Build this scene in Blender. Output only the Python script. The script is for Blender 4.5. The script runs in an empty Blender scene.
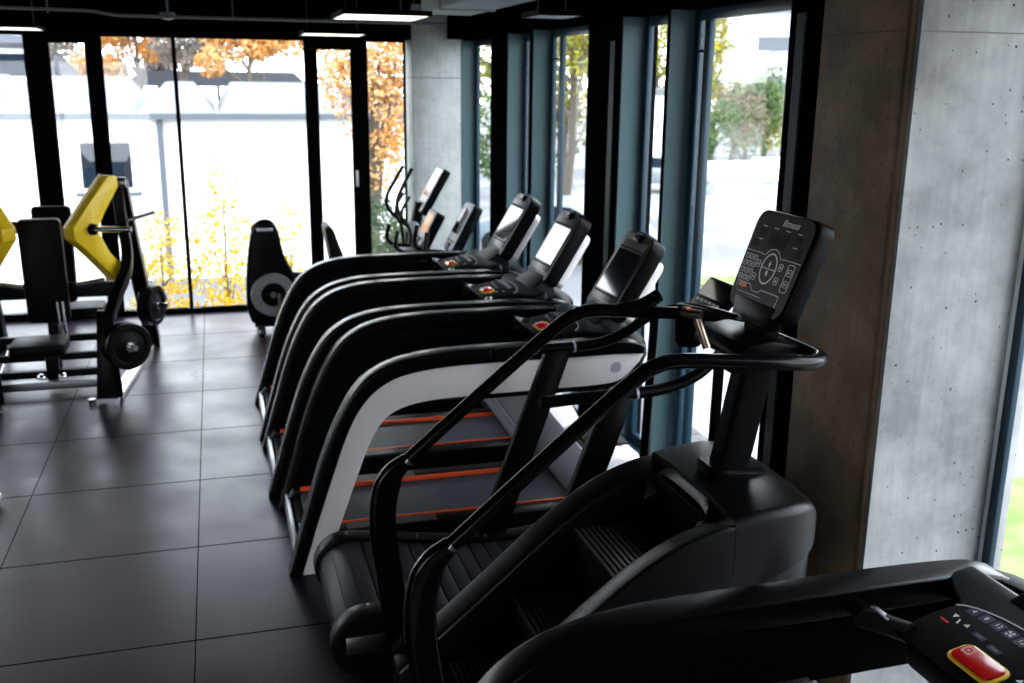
import bpy, bmesh, math, random
from mathutils import Vector, Matrix
S = bpy.context.scene
C = S.collection
R = math.radians
random.seed(7)

# ---------------------------------------------------------------- camera, world, exposure
cam_d = bpy.data.cameras.new('camera'); cam = bpy.data.objects.new('camera', cam_d); C.objects.link(cam)
S.camera = cam
YAW, TILT, ROLL, CAM_Z = 0.28431354, 0.25353752, 0.01126736, 2.526
fwd = Vector((math.sin(YAW)*math.cos(TILT), math.cos(YAW)*math.cos(TILT), -math.sin(TILT)))
rgt = Vector((math.cos(YAW), -math.sin(YAW), 0)); up = rgt.cross(fwd)
r2 = math.cos(ROLL)*rgt + math.sin(ROLL)*up; u2 = -math.sin(ROLL)*rgt + math.cos(ROLL)*up
m = Matrix((r2, u2, -fwd)).transposed().to_4x4(); m.translation = (0, 0, CAM_Z)
cam.matrix_world = m
cam_d.sensor_width = 36; cam_d.lens = 1005.75693/1024*36
cam_d.dof.use_dof = True; cam_d.dof.focus_distance = 3.2; cam_d.dof.aperture_fstop = 3.6

w = bpy.data.worlds.new('overcast_sky'); S.world = w; w.use_nodes = True
nt = w.node_tree; nt.nodes.clear()
wo = nt.nodes.new('ShaderNodeOutputWorld'); bg = nt.nodes.new('ShaderNodeBackground')
tc = nt.nodes.new('ShaderNodeTexCoord'); sp = nt.nodes.new('ShaderNodeSeparateXYZ'); cr = nt.nodes.new('ShaderNodeValToRGB')
cr.color_ramp.elements[0].position = 0.0; cr.color_ramp.elements[0].color = (0.86, 0.86, 0.90, 1)
cr.color_ramp.elements[1].position = 0.7; cr.color_ramp.elements[1].color = (0.84, 0.89, 1.0, 1)
nt.links.new(tc.outputs['Generated'], sp.inputs[0]); nt.links.new(sp.outputs['Z'], cr.inputs[0])
nt.links.new(cr.outputs[0], bg.inputs[0]); nt.links.new(bg.outputs[0], wo.inputs[0])
bg.inputs[1].default_value = 6.0
S.view_settings.view_transform = 'Standard'; S.view_settings.look = 'None'
S.view_settings.gamma = 1.0; S.view_settings.use_curve_mapping = False
S.view_settings.exposure = 0.6

# ---------------------------------------------------------------- materials
MATS = {}
def mat(name, col, rough=0.5, metal=0.0, spec=0.5, coat=0.0, emit=None, estr=0.0, noise=None, bump=None):
    if name in MATS: return MATS[name]
    mm = bpy.data.materials.new(name); mm.use_nodes = True
    n = mm.node_tree.nodes; l = mm.node_tree.links; b = n['Principled BSDF']
    b.inputs['Base Color'].default_value = (*col, 1); b.inputs['Roughness'].default_value = rough
    b.inputs['Metallic'].default_value = metal; b.inputs['Specular IOR Level'].default_value = spec
    b.inputs['Coat Weight'].default_value = coat; b.inputs['Coat Roughness'].default_value = 0.05
    if emit: b.inputs['Emission Color'].default_value = (*emit, 1); b.inputs['Emission Strength'].default_value = estr
    if noise or bump:
        t = n.new('ShaderNodeTexCoord')
    if noise:
        sc, c2, lo, hi = noise
        x = n.new('ShaderNodeTexNoise'); x.inputs['Scale'].default_value = sc; x.inputs['Detail'].default_value = 6
        ra = n.new('ShaderNodeValToRGB'); ra.color_ramp.elements[0].position = lo; ra.color_ramp.elements[1].position = hi
        ra.color_ramp.elements[0].color = (*col, 1); ra.color_ramp.elements[1].color = (*c2, 1)
        l.new(t.outputs['Object'], x.inputs['Vector']); l.new(x.outputs['Fac'], ra.inputs[0]); l.new(ra.outputs[0], b.inputs['Base Color'])
    if bump:
        x = n.new('ShaderNodeTexNoise'); x.inputs['Scale'].default_value = bump[0]; x.inputs['Detail'].default_value = 5
        bp = n.new('ShaderNodeBump'); bp.inputs['Strength'].default_value = bump[1]; bp.inputs['Distance'].default_value = 0.01
        l.new(t.outputs['Object'], x.inputs['Vector']); l.new(x.outputs['Fac'], bp.inputs['Height']); l.new(bp.outputs[0], b.inputs['Normal'])
    MATS[name] = mm; return mm

BLACK = mat('satin_black_plastic', (0.002, 0.002, 0.0023), 0.34, spec=0.07, bump=(220, 0.02))
MATTE = mat('matte_black_plastic', (0.0015, 0.0015, 0.0016), 0.6, spec=0.03)
GLOSSB = mat('gloss_black_paint', (0.0015, 0.0015, 0.0017), 0.18, spec=0.16)
HOODM = mat('moulded_black_hood', (0.0018, 0.0018, 0.0022), 0.35, spec=0.26, bump=(300, 0.02))
DGREY = mat('dark_grey_plastic', (0.006, 0.006, 0.008), 0.45, spec=0.06)
TRAYM = mat('blue_black_tray', (0.003, 0.0035, 0.005), 0.35, spec=0.12)
WHITE = mat('white_moulded_panel', (0.82, 0.77, 0.77), 0.35)
GREYP = mat('mid_grey_panel', (0.20, 0.20, 0.22), 0.45)
BELT = mat('running_belt_rubber', (0.03, 0.038, 0.05), 0.5, spec=0.3, bump=(400, 0.1))
ORANGE = mat('orange_red_trim', (0.85, 0.09, 0.015), 0.4)
CHROME = mat('brushed_steel', (0.75, 0.76, 0.78), 0.25, 1.0)
DSTEEL = mat('dark_steel', (0.25, 0.25, 0.27), 0.3, 1.0)
SILVER = mat('silver_plastic', (0.55, 0.57, 0.6), 0.35, 0.3)
YEL = mat('yellow_paint', (0.95, 0.64, 0.01), 0.35)
STICK = mat('yellow_sticker', (0.9, 0.55, 0.02), 0.5)
RED = mat('red_stop_key', (0.6, 0.004, 0.004), 0.2, coat=0.5)
SCREEN = mat('screen_glass', (0.008, 0.009, 0.012), 0.05, spec=0.75)
BEZEL = mat('bezel_grey', (0.022, 0.021, 0.028), 0.3, spec=0.15)
PRINT = mat('white_print', (0.75, 0.75, 0.75), 0.5)
OPRINT = mat('orange_print', (0.8, 0.2, 0.05), 0.5)
PANEL = mat('console_panel_dark', (0.009, 0.006, 0.006), 0.45, spec=0.1)
SLATM = mat('rubber_slat', (0.010, 0.0105, 0.014), 0.45, spec=0.2, bump=(150, 0.1))
TREAD = mat('ribbed_tread', (0.06, 0.05, 0.045), 0.25)
UPHOL = mat('black_vinyl', (0.002, 0.002, 0.0025), 0.5, spec=0.1, bump=(120, 0.05))
RUBB = mat('weight_rubber', (0.003, 0.003, 0.0035), 0.45, spec=0.12)
FRAMEB = mat('black_frame_steel', (0.002, 0.002, 0.0025), 0.4, spec=0.08)
WINF = mat('black_window_frame', (0.002, 0.002, 0.0022), 0.6, spec=0.0)
TEAL = mat('teal_grey_fin', (0.066, 0.115, 0.128), 0.5, spec=0.2)
BLUEF = mat('blue_black_frame', (0.012, 0.035, 0.055), 0.35, spec=0.3)
CEILM = mat('black_ceiling', (0.0012, 0.0012, 0.0015), 0.8, spec=0.0)
DUCTM = mat('grey_duct', (0.22, 0.26, 0.28), 0.5)
PIPEM = mat('grey_conduit', (0.12, 0.125, 0.13), 0.4)
LAMPM = mat('lamp_diffuser', (0.9, 0.9, 0.88), 0.5, emit=(1.0, 0.97, 0.88), estr=1.3)
LAMPOFF = mat('unlit_diffuser', (0.6, 0.65, 0.66), 0.4)
WALLD = mat('dark_wall', (0.10, 0.095, 0.09), 0.7)
HOUSE = mat('white_render', (0.85, 0.85, 0.84), 0.8, noise=(0.6, (0.74, 0.74, 0.73), 0.45, 0.75))
ROOFM = mat('pale_roof', (0.17, 0.172, 0.18), 0.8, spec=0.1, noise=(1.2, (0.13, 0.132, 0.14), 0.4, 0.7))
ROOFG = mat('grey_slate_roof', (0.07, 0.072, 0.085), 0.8, spec=0.1)
GUTTER = mat('grey_gutter', (0.10, 0.11, 0.13), 0.6, spec=0.1)
WGLASS = mat('distant_window_glass', (0.012, 0.018, 0.027), 0.8, spec=0.0)
PAVE = mat('pale_paving', (0.13, 0.13, 0.135), 0.85, spec=0.1, noise=(0.25, (0.24, 0.24, 0.24), 0.42, 0.58))
GRASS = mat('grass', (0.10, 0.15, 0.035), 0.85, spec=0.1, noise=(3, (0.17, 0.21, 0.08), 0.35, 0.65))
CARW = mat('pale_car_paint', (0.3, 0.31, 0.32), 0.3)
BARK = mat('bark', (0.09, 0.07, 0.055), 0.8)
BOLT = mat('bolt_metal', (0.6, 0.6, 0.6), 0.25, 1.0)
def leafmat(name, c1, c2):
    mm = mat(name, c1, 0.8, spec=0.1, noise=(1.3, c2, 0.38, 0.62))
    return mm
LY = leafmat('yellow_leaves', (0.75, 0.47, 0.02), (0.55, 0.42, 0.06))
LO = leafmat('orange_leaves', (0.5, 0.2, 0.045), (0.5, 0.3, 0.13))
LB = leafmat('brown_twigs', (0.17, 0.15, 0.13), (0.22, 0.18, 0.15))
LG = leafmat('green_leaves', (0.045, 0.085, 0.03), (0.11, 0.15, 0.05))
LD = leafmat('dark_green_leaves', (0.035, 0.06, 0.035), (0.08, 0.11, 0.055))
LYG = leafmat('yellow_green_leaves', (0.34, 0.27, 0.02), (0.16, 0.19, 0.03))
LR = leafmat('reddish_leaves', (0.16, 0.10, 0.065), (0.14, 0.16, 0.07))

def glassmat():
    mm = bpy.data.materials.new('window_glass'); mm.use_nodes = True; n = mm.node_tree.nodes; l = mm.node_tree.links; n.clear()
    o = n.new('ShaderNodeOutputMaterial'); mx = n.new('ShaderNodeMixShader'); t = n.new('ShaderNodeBsdfTransparent'); g = n.new('ShaderNodeBsdfGlossy')
    lw = n.new('ShaderNodeLayerWeight'); pw = n.new('ShaderNodeMath'); pw.operation = 'POWER'; pw.inputs[1].default_value = 5.0; l.new(lw.outputs['Facing'], pw.inputs[0])
    fr = n.new('ShaderNodeMath'); fr.operation = 'MULTIPLY_ADD'; fr.inputs[1].default_value = 0.7; fr.inputs[2].default_value = 0.03; l.new(pw.outputs[0], fr.inputs[0]); g.inputs['Roughness'].default_value = 0.02
    t.inputs['Color'].default_value = (0.95, 0.98, 0.98, 1)
    l.new(fr.outputs[0], mx.inputs[0]); l.new(t.outputs[0], mx.inputs[1]); l.new(g.outputs[0], mx.inputs[2]); l.new(mx.outputs[0], o.inputs[0])
    return mm
GLASS = glassmat()

def floormat():
    mm = bpy.data.materials.new('rubber_floor_tiles'); mm.use_nodes = True; n = mm.node_tree.nodes; l = mm.node_tree.links; b = n['Principled BSDF']
    t = n.new('ShaderNodeTexCoord'); sx = n.new('ShaderNodeSeparateXYZ'); l.new(t.outputs['Object'], sx.inputs[0])
    def edge(sock, off, th):
        a = n.new('ShaderNodeMath'); a.operation = 'ADD'; a.inputs[1].default_value = off; l.new(sock, a.inputs[0])
        f = n.new('ShaderNodeMath'); f.operation = 'FRACT'; l.new(a.outputs[0], f.inputs[0])
        s = n.new('ShaderNodeMath'); s.operation = 'SUBTRACT'; s.inputs[1].default_value = 0.5; l.new(f.outputs[0], s.inputs[0])
        q = n.new('ShaderNodeMath'); q.operation = 'ABSOLUTE'; l.new(s.outputs[0], q.inputs[0])
        g = n.new('ShaderNodeMath'); g.operation = 'GREATER_THAN'; g.inputs[1].default_value = th; l.new(q.outputs[0], g.inputs[0])
        fl = n.new('ShaderNodeMath'); fl.operation = 'FLOOR'; l.new(a.outputs[0], fl.inputs[0])
        return g.outputs[0], fl.outputs[0]
    ex, ix = edge(sx.outputs['X'], 0.225 + 10, 0.4972); ey, iy = edge(sx.outputs['Y'], -0.40 + 10, 0.4942)
    mxm = n.new('ShaderNodeMath'); mxm.operation = 'MAXIMUM'; l.new(ex, mxm.inputs[0]); l.new(ey, mxm.inputs[1])
    cb = n.new('ShaderNodeCombineXYZ'); l.new(ix, cb.inputs[0]); l.new(iy, cb.inputs[1])
    wn = n.new('ShaderNodeTexWhiteNoise'); l.new(cb.outputs[0], wn.inputs['Vector'])
    big = n.new('ShaderNodeTexNoise'); big.inputs['Scale'].default_value = 2.2; big.inputs['Detail'].default_value = 8; l.new(t.outputs['Object'], big.inputs['Vector'])
    fine = n.new('ShaderNodeTexNoise'); fine.inputs['Scale'].default_value = 130; fine.inputs['Detail'].default_value = 2; l.new(t.outputs['Object'], fine.inputs['Vector'])
    r1 = n.new('ShaderNodeValToRGB'); r1.color_ramp.elements[0].position = 0.62; r1.color_ramp.elements[1].position = 0.72
    r1.color_ramp.elements[0].color = (0.012, 0.0068, 0.0115, 1); r1.color_ramp.elements[1].color = (0.06, 0.034, 0.034, 1); l.new(fine.outputs['Fac'], r1.inputs[0])
    m1 = n.new('ShaderNodeMix'); m1.data_type = 'RGBA'; m1.blend_type = 'MULTIPLY'; m1.inputs['Factor'].default_value = 1
    ad = n.new('ShaderNodeMath'); ad.operation = 'MULTIPLY_ADD'; ad.inputs[1].default_value = 0.25; ad.inputs[2].default_value = 0.55; l.new(wn.outputs['Value'], ad.inputs[0])
    a2 = n.new('ShaderNodeMath'); a2.operation = 'MULTIPLY_ADD'; a2.inputs[1].default_value = 0.7; l.new(big.outputs['Fac'], a2.inputs[0]); l.new(ad.outputs[0], a2.inputs[2])
    l.new(r1.outputs[0], m1.inputs['A']); l.new(a2.outputs[0], m1.inputs['B'])
    m2 = n.new('ShaderNodeMix'); m2.data_type = 'RGBA'; m2.inputs['B'].default_value = (0.002, 0.002, 0.002, 1); l.new(mxm.outputs[0], m2.inputs['Factor']); l.new(m1.outputs['Result'], m2.inputs['A'])
    l.new(m2.outputs['Result'], b.inputs['Base Color'])
    rr = n.new('ShaderNodeMath'); rr.operation = 'MULTIPLY_ADD'; rr.inputs[1].default_value = 0.34; rr.inputs[2].default_value = 0.17; l.new(big.outputs['Fac'], rr.inputs[0]); l.new(rr.outputs[0], b.inputs['Roughness'])
    sg = n.new('ShaderNodeMath'); sg.operation = 'MULTIPLY_ADD'; sg.inputs[1].default_value = -0.19; sg.inputs[2].default_value = 0.19; l.new(mxm.outputs[0], sg.inputs[0]); l.new(sg.outputs[0], b.inputs['Specular IOR Level']); b.inputs['Specular Tint'].default_value = (0.80, 0.76, 1.0, 1)
    inv = n.new('ShaderNodeMath'); inv.operation = 'MULTIPLY_ADD'; inv.inputs[1].default_value = -1.0; inv.inputs[2].default_value = 1.0; l.new(mxm.outputs[0], inv.inputs[0])
    sh = n.new('ShaderNodeMath'); sh.operation = 'MULTIPLY_ADD'; sh.inputs[1].default_value = 0.12; l.new(fine.outputs['Fac'], sh.inputs[0]); l.new(inv.outputs[0], sh.inputs[2])
    bp = n.new('ShaderNodeBump'); bp.inputs['Strength'].default_value = 0.25; bp.inputs['Distance'].default_value = 0.004; l.new(sh.outputs[0], bp.inputs['Height']); l.new(bp.outputs[0], b.inputs['Normal'])
    return mm
FLOOR = floormat()

def concmat(name, c1, c2):
    mm = bpy.data.materials.new(name); mm.use_nodes = True; n = mm.node_tree.nodes; l = mm.node_tree.links; b = n['Principled BSDF']
    t = n.new('ShaderNodeTexCoord')
    x = n.new('ShaderNodeTexNoise'); x.inputs['Scale'].default_value = 3.0; x.inputs['Detail'].default_value = 9; x.inputs['Roughness'].default_value = 0.65; l.new(t.outputs['Object'], x.inputs['Vector'])
    ra = n.new('ShaderNodeValToRGB'); ra.color_ramp.elements[0].position = 0.36; ra.color_ramp.elements[1].position = 0.66
    ra.color_ramp.elements[0].color = (*c1, 1); ra.color_ramp.elements[1].color = (*c2, 1); l.new(x.outputs['Fac'], ra.inputs[0])
    mp = n.new('ShaderNodeMapping'); mp.inputs['Scale'].default_value = (26, 26, 1.2); l.new(t.outputs['Object'], mp.inputs['Vector'])
    st = n.new('ShaderNodeTexNoise'); st.inputs['Scale'].default_value = 1.5; st.inputs['Detail'].default_value = 4; l.new(mp.outputs[0], st.inputs['Vector'])
    m0 = n.new('ShaderNodeMix'); m0.data_type = 'RGBA'; m0.blend_type = 'MULTIPLY'; m0.inputs['Factor'].default_value = 0.35; l.new(ra.outputs[0], m0.inputs['A']); l.new(st.outputs['Fac'], m0.inputs['B'])
    v = n.new('ShaderNodeTexVoronoi'); v.inputs['Scale'].default_value = 30; v.inputs['Randomness'].default_value = 1.0; l.new(t.outputs['Object'], v.inputs['Vector'])
    sel = n.new('ShaderNodeSeparateColor'); l.new(v.outputs['Color'], sel.inputs[0])
    gt = n.new('ShaderNodeMath'); gt.operation = 'MULTIPLY'; gt.inputs[1].default_value = 0.26; l.new(sel.outputs[0], gt.inputs[0])
    sb = n.new('ShaderNodeMath'); sb.operation = 'SUBTRACT'; sb.inputs[1].default_value = 0.09; l.new(gt.outputs[0], sb.inputs[0])
    ls = n.new('ShaderNodeMath'); ls.operation = 'LESS_THAN'; l.new(v.outputs['Distance'], ls.inputs[0]); l.new(sb.outputs[0], ls.inputs[1])
    m2 = n.new('ShaderNodeMix'); m2.data_type = 'RGBA'; m2.inputs['B'].default_value = (0.05, 0.045, 0.04, 1); l.new(ls.outputs[0], m2.inputs['Factor']); l.new(m0.outputs['Result'], m2.inputs['A'])
    l.new(m2.outputs['Result'], b.inputs['Base Color']); b.inputs['Roughness'].default_value = 0.75
    iv = n.new('ShaderNodeMath'); iv.operation = 'MULTIPLY_ADD'; iv.inputs[1].default_value = -1.2; l.new(ls.outputs[0], iv.inputs[0]); l.new(x.outputs['Fac'], iv.inputs[2])
    bp = n.new('ShaderNodeBump'); bp.inputs['Strength'].default_value = 0.3; bp.inputs['Distance'].default_value = 0.006; l.new(iv.outputs[0], bp.inputs['Height']); l.new(bp.outputs[0], b.inputs['Normal'])
    return mm
CONC = concmat('cast_concrete', (0.215, 0.218, 0.215), (0.42, 0.425, 0.415))
CONC_BRIGHT = concmat('brightened_concrete', (0.42, 0.45, 0.45), (0.62, 0.65, 0.64))  # same concrete, lightened so the colour carries the far column's stronger light
CONC_WARM = concmat('warm_lit_concrete', (0.13, 0.08, 0.046), (0.27, 0.18, 0.11))  # warm interior light put into the concrete colour as a brown tint

# ---------------------------------------------------------------- mesh helpers
def cat(pts, n=6):
    """Catmull-Rom through pts"""
    P = [Vector(p) for p in pts]; P = [2*P[0]-P[1]] + P + [2*P[-1]-P[-2]]; out = []
    for i in range(1, len(P)-2):
        for k in range(n):
            t = k/n; a, b, c, d = P[i-1:i+3]
            out.append(0.5*((2*b)+(c-a)*t+(2*a-5*b+4*c-d)*t*t+(3*b-a-3*c+d)*t**3))
    out.append(P[-2]); return out
def resample(pts, n):
    L = [0.0]
    for a, b in zip(pts, pts[1:]): L.append(L[-1]+(b-a).length)
    out = []; j = 0
    for k in range(n):
        s = L[-1]*k/(n-1)
        while j < len(L)-2 and L[j+1] < s: j += 1
        t = (s-L[j])/max(1e-9, L[j+1]-L[j]); out.append(pts[j].lerp(pts[j+1], min(1, max(0, t))))
    return out
def rrect(w, h, r, n=5):
    r = min(r, w/2-1e-4, h/2-1e-4); o = []
    for cx, cy, a0 in ((w/2-r, h/2-r, 0), (-w/2+r, h/2-r, 90), (-w/2+r, -h/2+r, 180), (w/2-r, -h/2+r, 270)):
        for k in range(n+1):
            a = R(a0+90*k/n); o.append((cx+r*math.cos(a), cy+r*math.sin(a)))
    return o
def circ(a, b=None, n=14):
    b = b or a
    return [(a*math.cos(2*math.pi*k/n), b*math.sin(2*math.pi*k/n)) for k in range(n)]
def frame(o, x, y):
    """matrix with origin o, x and y axes given, z = x cross y"""
    x = Vector(x).normalized(); y = Vector(y).normalized(); z = x.cross(y)
    mm = Matrix((x, y, z)).transposed().to_4x4(); mm.translation = o; return mm
class MB:
    def __init__(s, off=(0, 0, 0)): s.bm = bmesh.new(); s.off = Vector(off)
    def add(s, vs, fs):
        v = [s.bm.verts.new(Vector(p)-s.off) for p in vs]
        for f in fs:
            try: s.bm.faces.new([v[i] for i in f])
            except ValueError: pass
        return s
    def loft(s, loops, caps=True, closed=True, wrap=False):
        n = len(loops[0]); vs = [p for l in loops for p in l]; fs = []; m_ = len(loops)
        for i in range(m_ if wrap else m_-1):
            i2 = (i+1) % m_
            for k in range(n if closed else n-1):
                k2 = (k+1) % n; fs.append((i*n+k, i*n+k2, i2*n+k2, i2*n+k))
        if caps and not wrap: fs.append(tuple(range(n))[::-1]); fs.append(tuple(range((m_-1)*n, m_*n)))
        return s.add(vs, fs)
    def box(s, c, d, M=None):
        c = Vector(c); x, y, z = (q/2 for q in d)
        p = [c+Vector((i*x, j*y, k*z)) for k in (-1, 1) for i, j in ((-1, -1), (1, -1), (1, 1), (-1, 1))]
        if M: p = [M @ q for q in p]
        return s.add(p, [(3, 2, 1, 0), (4, 5, 6, 7), (0, 1, 5, 4), (1, 2, 6, 5), (2, 3, 7, 6), (3, 0, 4, 7)])
    def span(s, x0, x1, y0, y1, z0, z1): return s.box(((x0+x1)/2, (y0+y1)/2, (z0+z1)/2), (abs(x1-x0), abs(y1-y0), abs(z1-z0)))
    def prism(s, poly, a, b, plane='xz', M=None):
        f = {'xz': lambda p, q: Vector((p[0], q, p[1])), 'xy': lambda p, q: Vector((p[0], p[1], q)), 'yz': lambda p, q: Vector((q, p[0], p[1]))}[plane]
        l = [[f(p, q) for p in poly] for q in (a, b)]
        if M: l = [[M @ v for v in k] for k in l]
        return s.loft(l)
    def band(s, A, B, y0, y1):
        return s.loft([[Vector((a[0], y0, a[1])), Vector((a[0], y1, a[1])), Vector((b[0], y1, b[1])), Vector((b[0], y0, b[1]))] for a, b in zip(A, B)])
    def tube(s, path, r, n=14, sec=None, ref=(0, 1, 0), closed=False):
        """sec: 2-D section (first axis along ref); r: radius or list"""
        P = [Vector(p) for p in path]; loops = []; ref = Vector(ref); m_ = len(P); prev = None
        for i, p in enumerate(P):
            if closed: t = (P[(i+1) % m_]-P[i-1]).normalized()
            else: t = (P[min(i+1, m_-1)]-P[max(i-1, 0)]).normalized()
            a = ref-t*ref.dot(t)
            if prev is not None and (sec is None): a = prev-t*prev.dot(t)
            if a.length < 1e-3: a = Vector((1, 0, 0))-t*t.x
            a.normalize(); b = t.cross(a); prev = a
            if sec: q = sec[i] if isinstance(sec[0][0], tuple) else sec
            else:
                rr = r[i] if isinstance(r, (list, tuple)) else r; q = circ(rr, n=n)
            loops.append([p+a*x+b*y for x, y in q])
        return s.loft(loops, wrap=closed)
    def cyl(s, c0, c1, r0, r1=None, n=24):
        return s.tube([c0, c1], [r0, r0 if r1 is None else r1], n=n)
    def lathe(s, prof, o, axis, n=32):
        """prof: (radius, height) list along axis from o"""
        ax = Vector(axis).normalized(); a = ax.orthogonal().normalized(); b = ax.cross(a); o = Vector(o)
        return s.loft([[o+ax*h+(a*math.cos(2*math.pi*k/n)+b*math.sin(2*math.pi*k/n))*max(r, 1e-4) for k in range(n)] for r, h in prof])
    def plate(s, M, w, h, t, r, cx=0, cy=0, z=0):
        return s.prism([(x+cx, y+cy) for x, y in rrect(w, h, r)], z, z+t, 'xy', M)
    def outline(s, M, pts, wd, z0, z1, closed=True):
        """thin printed line along 2-D points"""
        n = len(pts); L = []; P = [Vector((*p, 0)) for p in pts]
        for i in range(n):
            t = ((P[(i+1) % n]-P[i-1]) if closed else (P[min(i+1, n-1)]-P[max(i-1, 0)])).normalized(); nn = Vector((-t.y, t.x, 0))*wd/2
            a, b = P[i]+nn, P[i]-nn
            L.append([M @ Vector((a.x, a.y, z0)), M @ Vector((b.x, b.y, z0)), M @ Vector((b.x, b.y, z1)), M @ Vector((a.x, a.y, z1))])
        return s.loft(L, wrap=closed)
    def text(s, txt, M, size, italic=0.0, ext=0.0004):
        cu = bpy.data.curves.new('t', 'FONT'); cu.body = txt; cu.size = size; cu.align_x = 'CENTER'; cu.align_y = 'CENTER'; cu.shear = italic; cu.extrude = ext; cu.resolution_u = 3
        ob = bpy.data.objects.new('t', cu); C.objects.link(ob); bpy.context.view_layer.update()
        me = bpy.data.meshes.new_from_object(ob.evaluated_get(bpy.context.evaluated_depsgraph_get()))
        s.add([M @ v.co for v in me.vertices], [tuple(p.vertices) for p in me.polygons])
        bpy.data.objects.remove(ob); bpy.data.meshes.remove(me); bpy.data.curves.remove(cu); return s
    def build(s, name, material, parent=None, bevel=0, seg=2, ang=35, smooth=True, recalc=True):
        bm = s.bm
        if recalc: bmesh.ops.recalc_face_normals(bm, faces=bm.faces)
        if bevel:
            ed = [e for e in bm.edges if len(e.link_faces) == 2 and e.calc_face_angle(0) > R(ang)]
            bmesh.ops.bevel(bm, geom=ed, offset=bevel, segments=seg, affect='EDGES', profile=0.5, clamp_overlap=True)
        if smooth:
            for f in bm.faces: f.smooth = True
            for e in bm.edges:
                if len(e.link_faces) == 2 and e.calc_face_angle(0) > R(42): e.smooth = False
        me = bpy.data.meshes.new(name); bm.to_mesh(me); bm.free(); me.materials.append(material)
        o = bpy.data.objects.new(name, me); C.objects.link(o)
        if parent: o.parent = parent
        return o
def tag(o, label, category, group=None, kind=None):
    o['label'] = label; o['category'] = category
    if group: o['group'] = group
    if kind: o['kind'] = kind
    return o
def thing(name, loc, label, category, group=None, rz=0):
    o = bpy.data.objects.new(name, None); C.objects.link(o); o.location = loc; o.rotation_euler = (0, 0, rz); o.empty_display_size = 0.2
    return tag(o, label, category, group)
def copy_tree(o, parent=None):
    c = o.copy(); C.objects.link(c)
    if parent: c.parent = parent
    for ch in list(o.children): copy_tree(ch, c)
    return c
def struct(o): o['kind'] = 'structure'; return o

# ---------------------------------------------------------------- the setting
FAR, GX, WT = 11.45, 2.77, 2.94
PX = 2.6            # inner face of the pier line
def st(name, mb, material, **k): return struct(mb.build(name, material, **k))
st('floor', MB().span(-6.2, 3.35, -3, FAR+0.12, -0.2, 0), FLOOR)
st('ceiling', MB().span(-6.2, 3.35, -3, FAR+0.12, 3.3, 3.5), CEILM)
st('wall_left', MB().span(-6.35, -6.2, -3, FAR+0.1, -0.2, 3.3), WALLD)
st('wall_back', MB().span(-6.3, 3.3, -3.15, -3, -0.2, 0.5).span(-6.3, 3.3, -3.15, -3, 2.9, 3.3).span(-6.3, -5.4, -3.15, -3, 0.5, 2.9).span(-1.4, 3.3, -3.15, -3, 0.5, 2.9), WALLD)
for k_ in range(2):  # unseen windows added behind the camera to brighten surfaces that face it
    x0, x1 = -5.4+2*k_, -3.4+2*k_
    o_ = struct(MB().span(x0, x0+.05, -3.1, -3.04, .5, 2.9).span(x1-.05, x1, -3.1, -3.04, .5, 2.9).span(x0+.05, x1-.05, -3.1, -3.04, .5, .56).span(x0+.05, x1-.05, -3.1, -3.04, 2.84, 2.9).build('window_%d' % (17+k_), WINF))
    MB().span(x0+.05, x1-.05, -3.075, -3.065, .56, 2.84).build('pane', GLASS, o_)
# header beams over the glazing
st('trim_1', MB().span(-6.2, 2.06, FAR-0.45, FAR+0.1, WT, 3.3), CEILM)
st('trim_2', MB().span(2.45, GX+0.12, 3.757, FAR, WT+0.01, 3.3), CEILM)
st('trim_3', MB().span(2.44, 3.1, -3, 3.166, WT+0.01, 3.3), CEILM)
# far corner column
colm = MB().span(2.07, 2.62, 11.0, FAR+0.1, -0.05, 3.3)
st('wall_corner_column', colm, CONC_BRIGHT, bevel=0.012)
st('trim_4', MB().span(2.064, 2.625, 10.995, 11.3, 2.545, 2.552), mat('joint_dark', (0.08, 0.08, 0.08), 0.8))
# far glazing: frame members between panes, each window its own frame and pane
def window_far(i, x0, x1, sill, top, fl, fr, ft=0.05, fb=0.07):
    f = MB()
    f.span(x0, x0+fl, FAR-0.05, FAR+0.05, sill, top); f.span(x1-fr, x1, FAR-0.05, FAR+0.05, sill, top)
    f.span(x0+fl, x1-fr, FAR-0.05, FAR+0.05, top-ft, top); f.span(x0+fl, x1-fr, FAR-0.05, FAR+0.05, sill, sill+fb)
    o = struct(f.build('window_%d' % i, WINF, bevel=0.006))
    p = MB().span(x0+fl, x1-fr, FAR-0.006, FAR+0.006, sill+fb, top-ft).build('pane', GLASS, o)
    return o
window_far(1, -5.9, -3.3, 0, WT, 0.05, 0.04)
window_far(2, -3.3, -1.73, 0, WT, 0.04, 0.06, ft=0.02)
wd1 = window_far(3, -1.73, -1.08, 0, WT, 0.17, 0.14, ft=0.09, fb=0.14)
window_far(4, -1.08, -0.36, 0, WT, 0.02, 0.02, ft=0.02, fb=0.05)
window_far(5, -0.36, 0.99, 0, WT, 0.02, 0.02, ft=0.02, fb=0.05)
wd2 = window_far(6, 0.99, 1.63, 0, WT, 0.12, 0.16, ft=0.11, fb=0.14)
window_far(7, 1.63, 2.075, 0, WT, 0.02, 0.02, ft=0.02, fb=0.05)
MB().span(1.49, 1.515, FAR-0.09, FAR-0.05, 1.36, 1.54).build('window_handle', SILVER, wd2, bevel=0.006)
MB().span(-1.20, -1.175, FAR-0.09, FAR-0.05, 1.36, 1.54).build('window_handle', SILVER, wd1, bevel=0.006)
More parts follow.
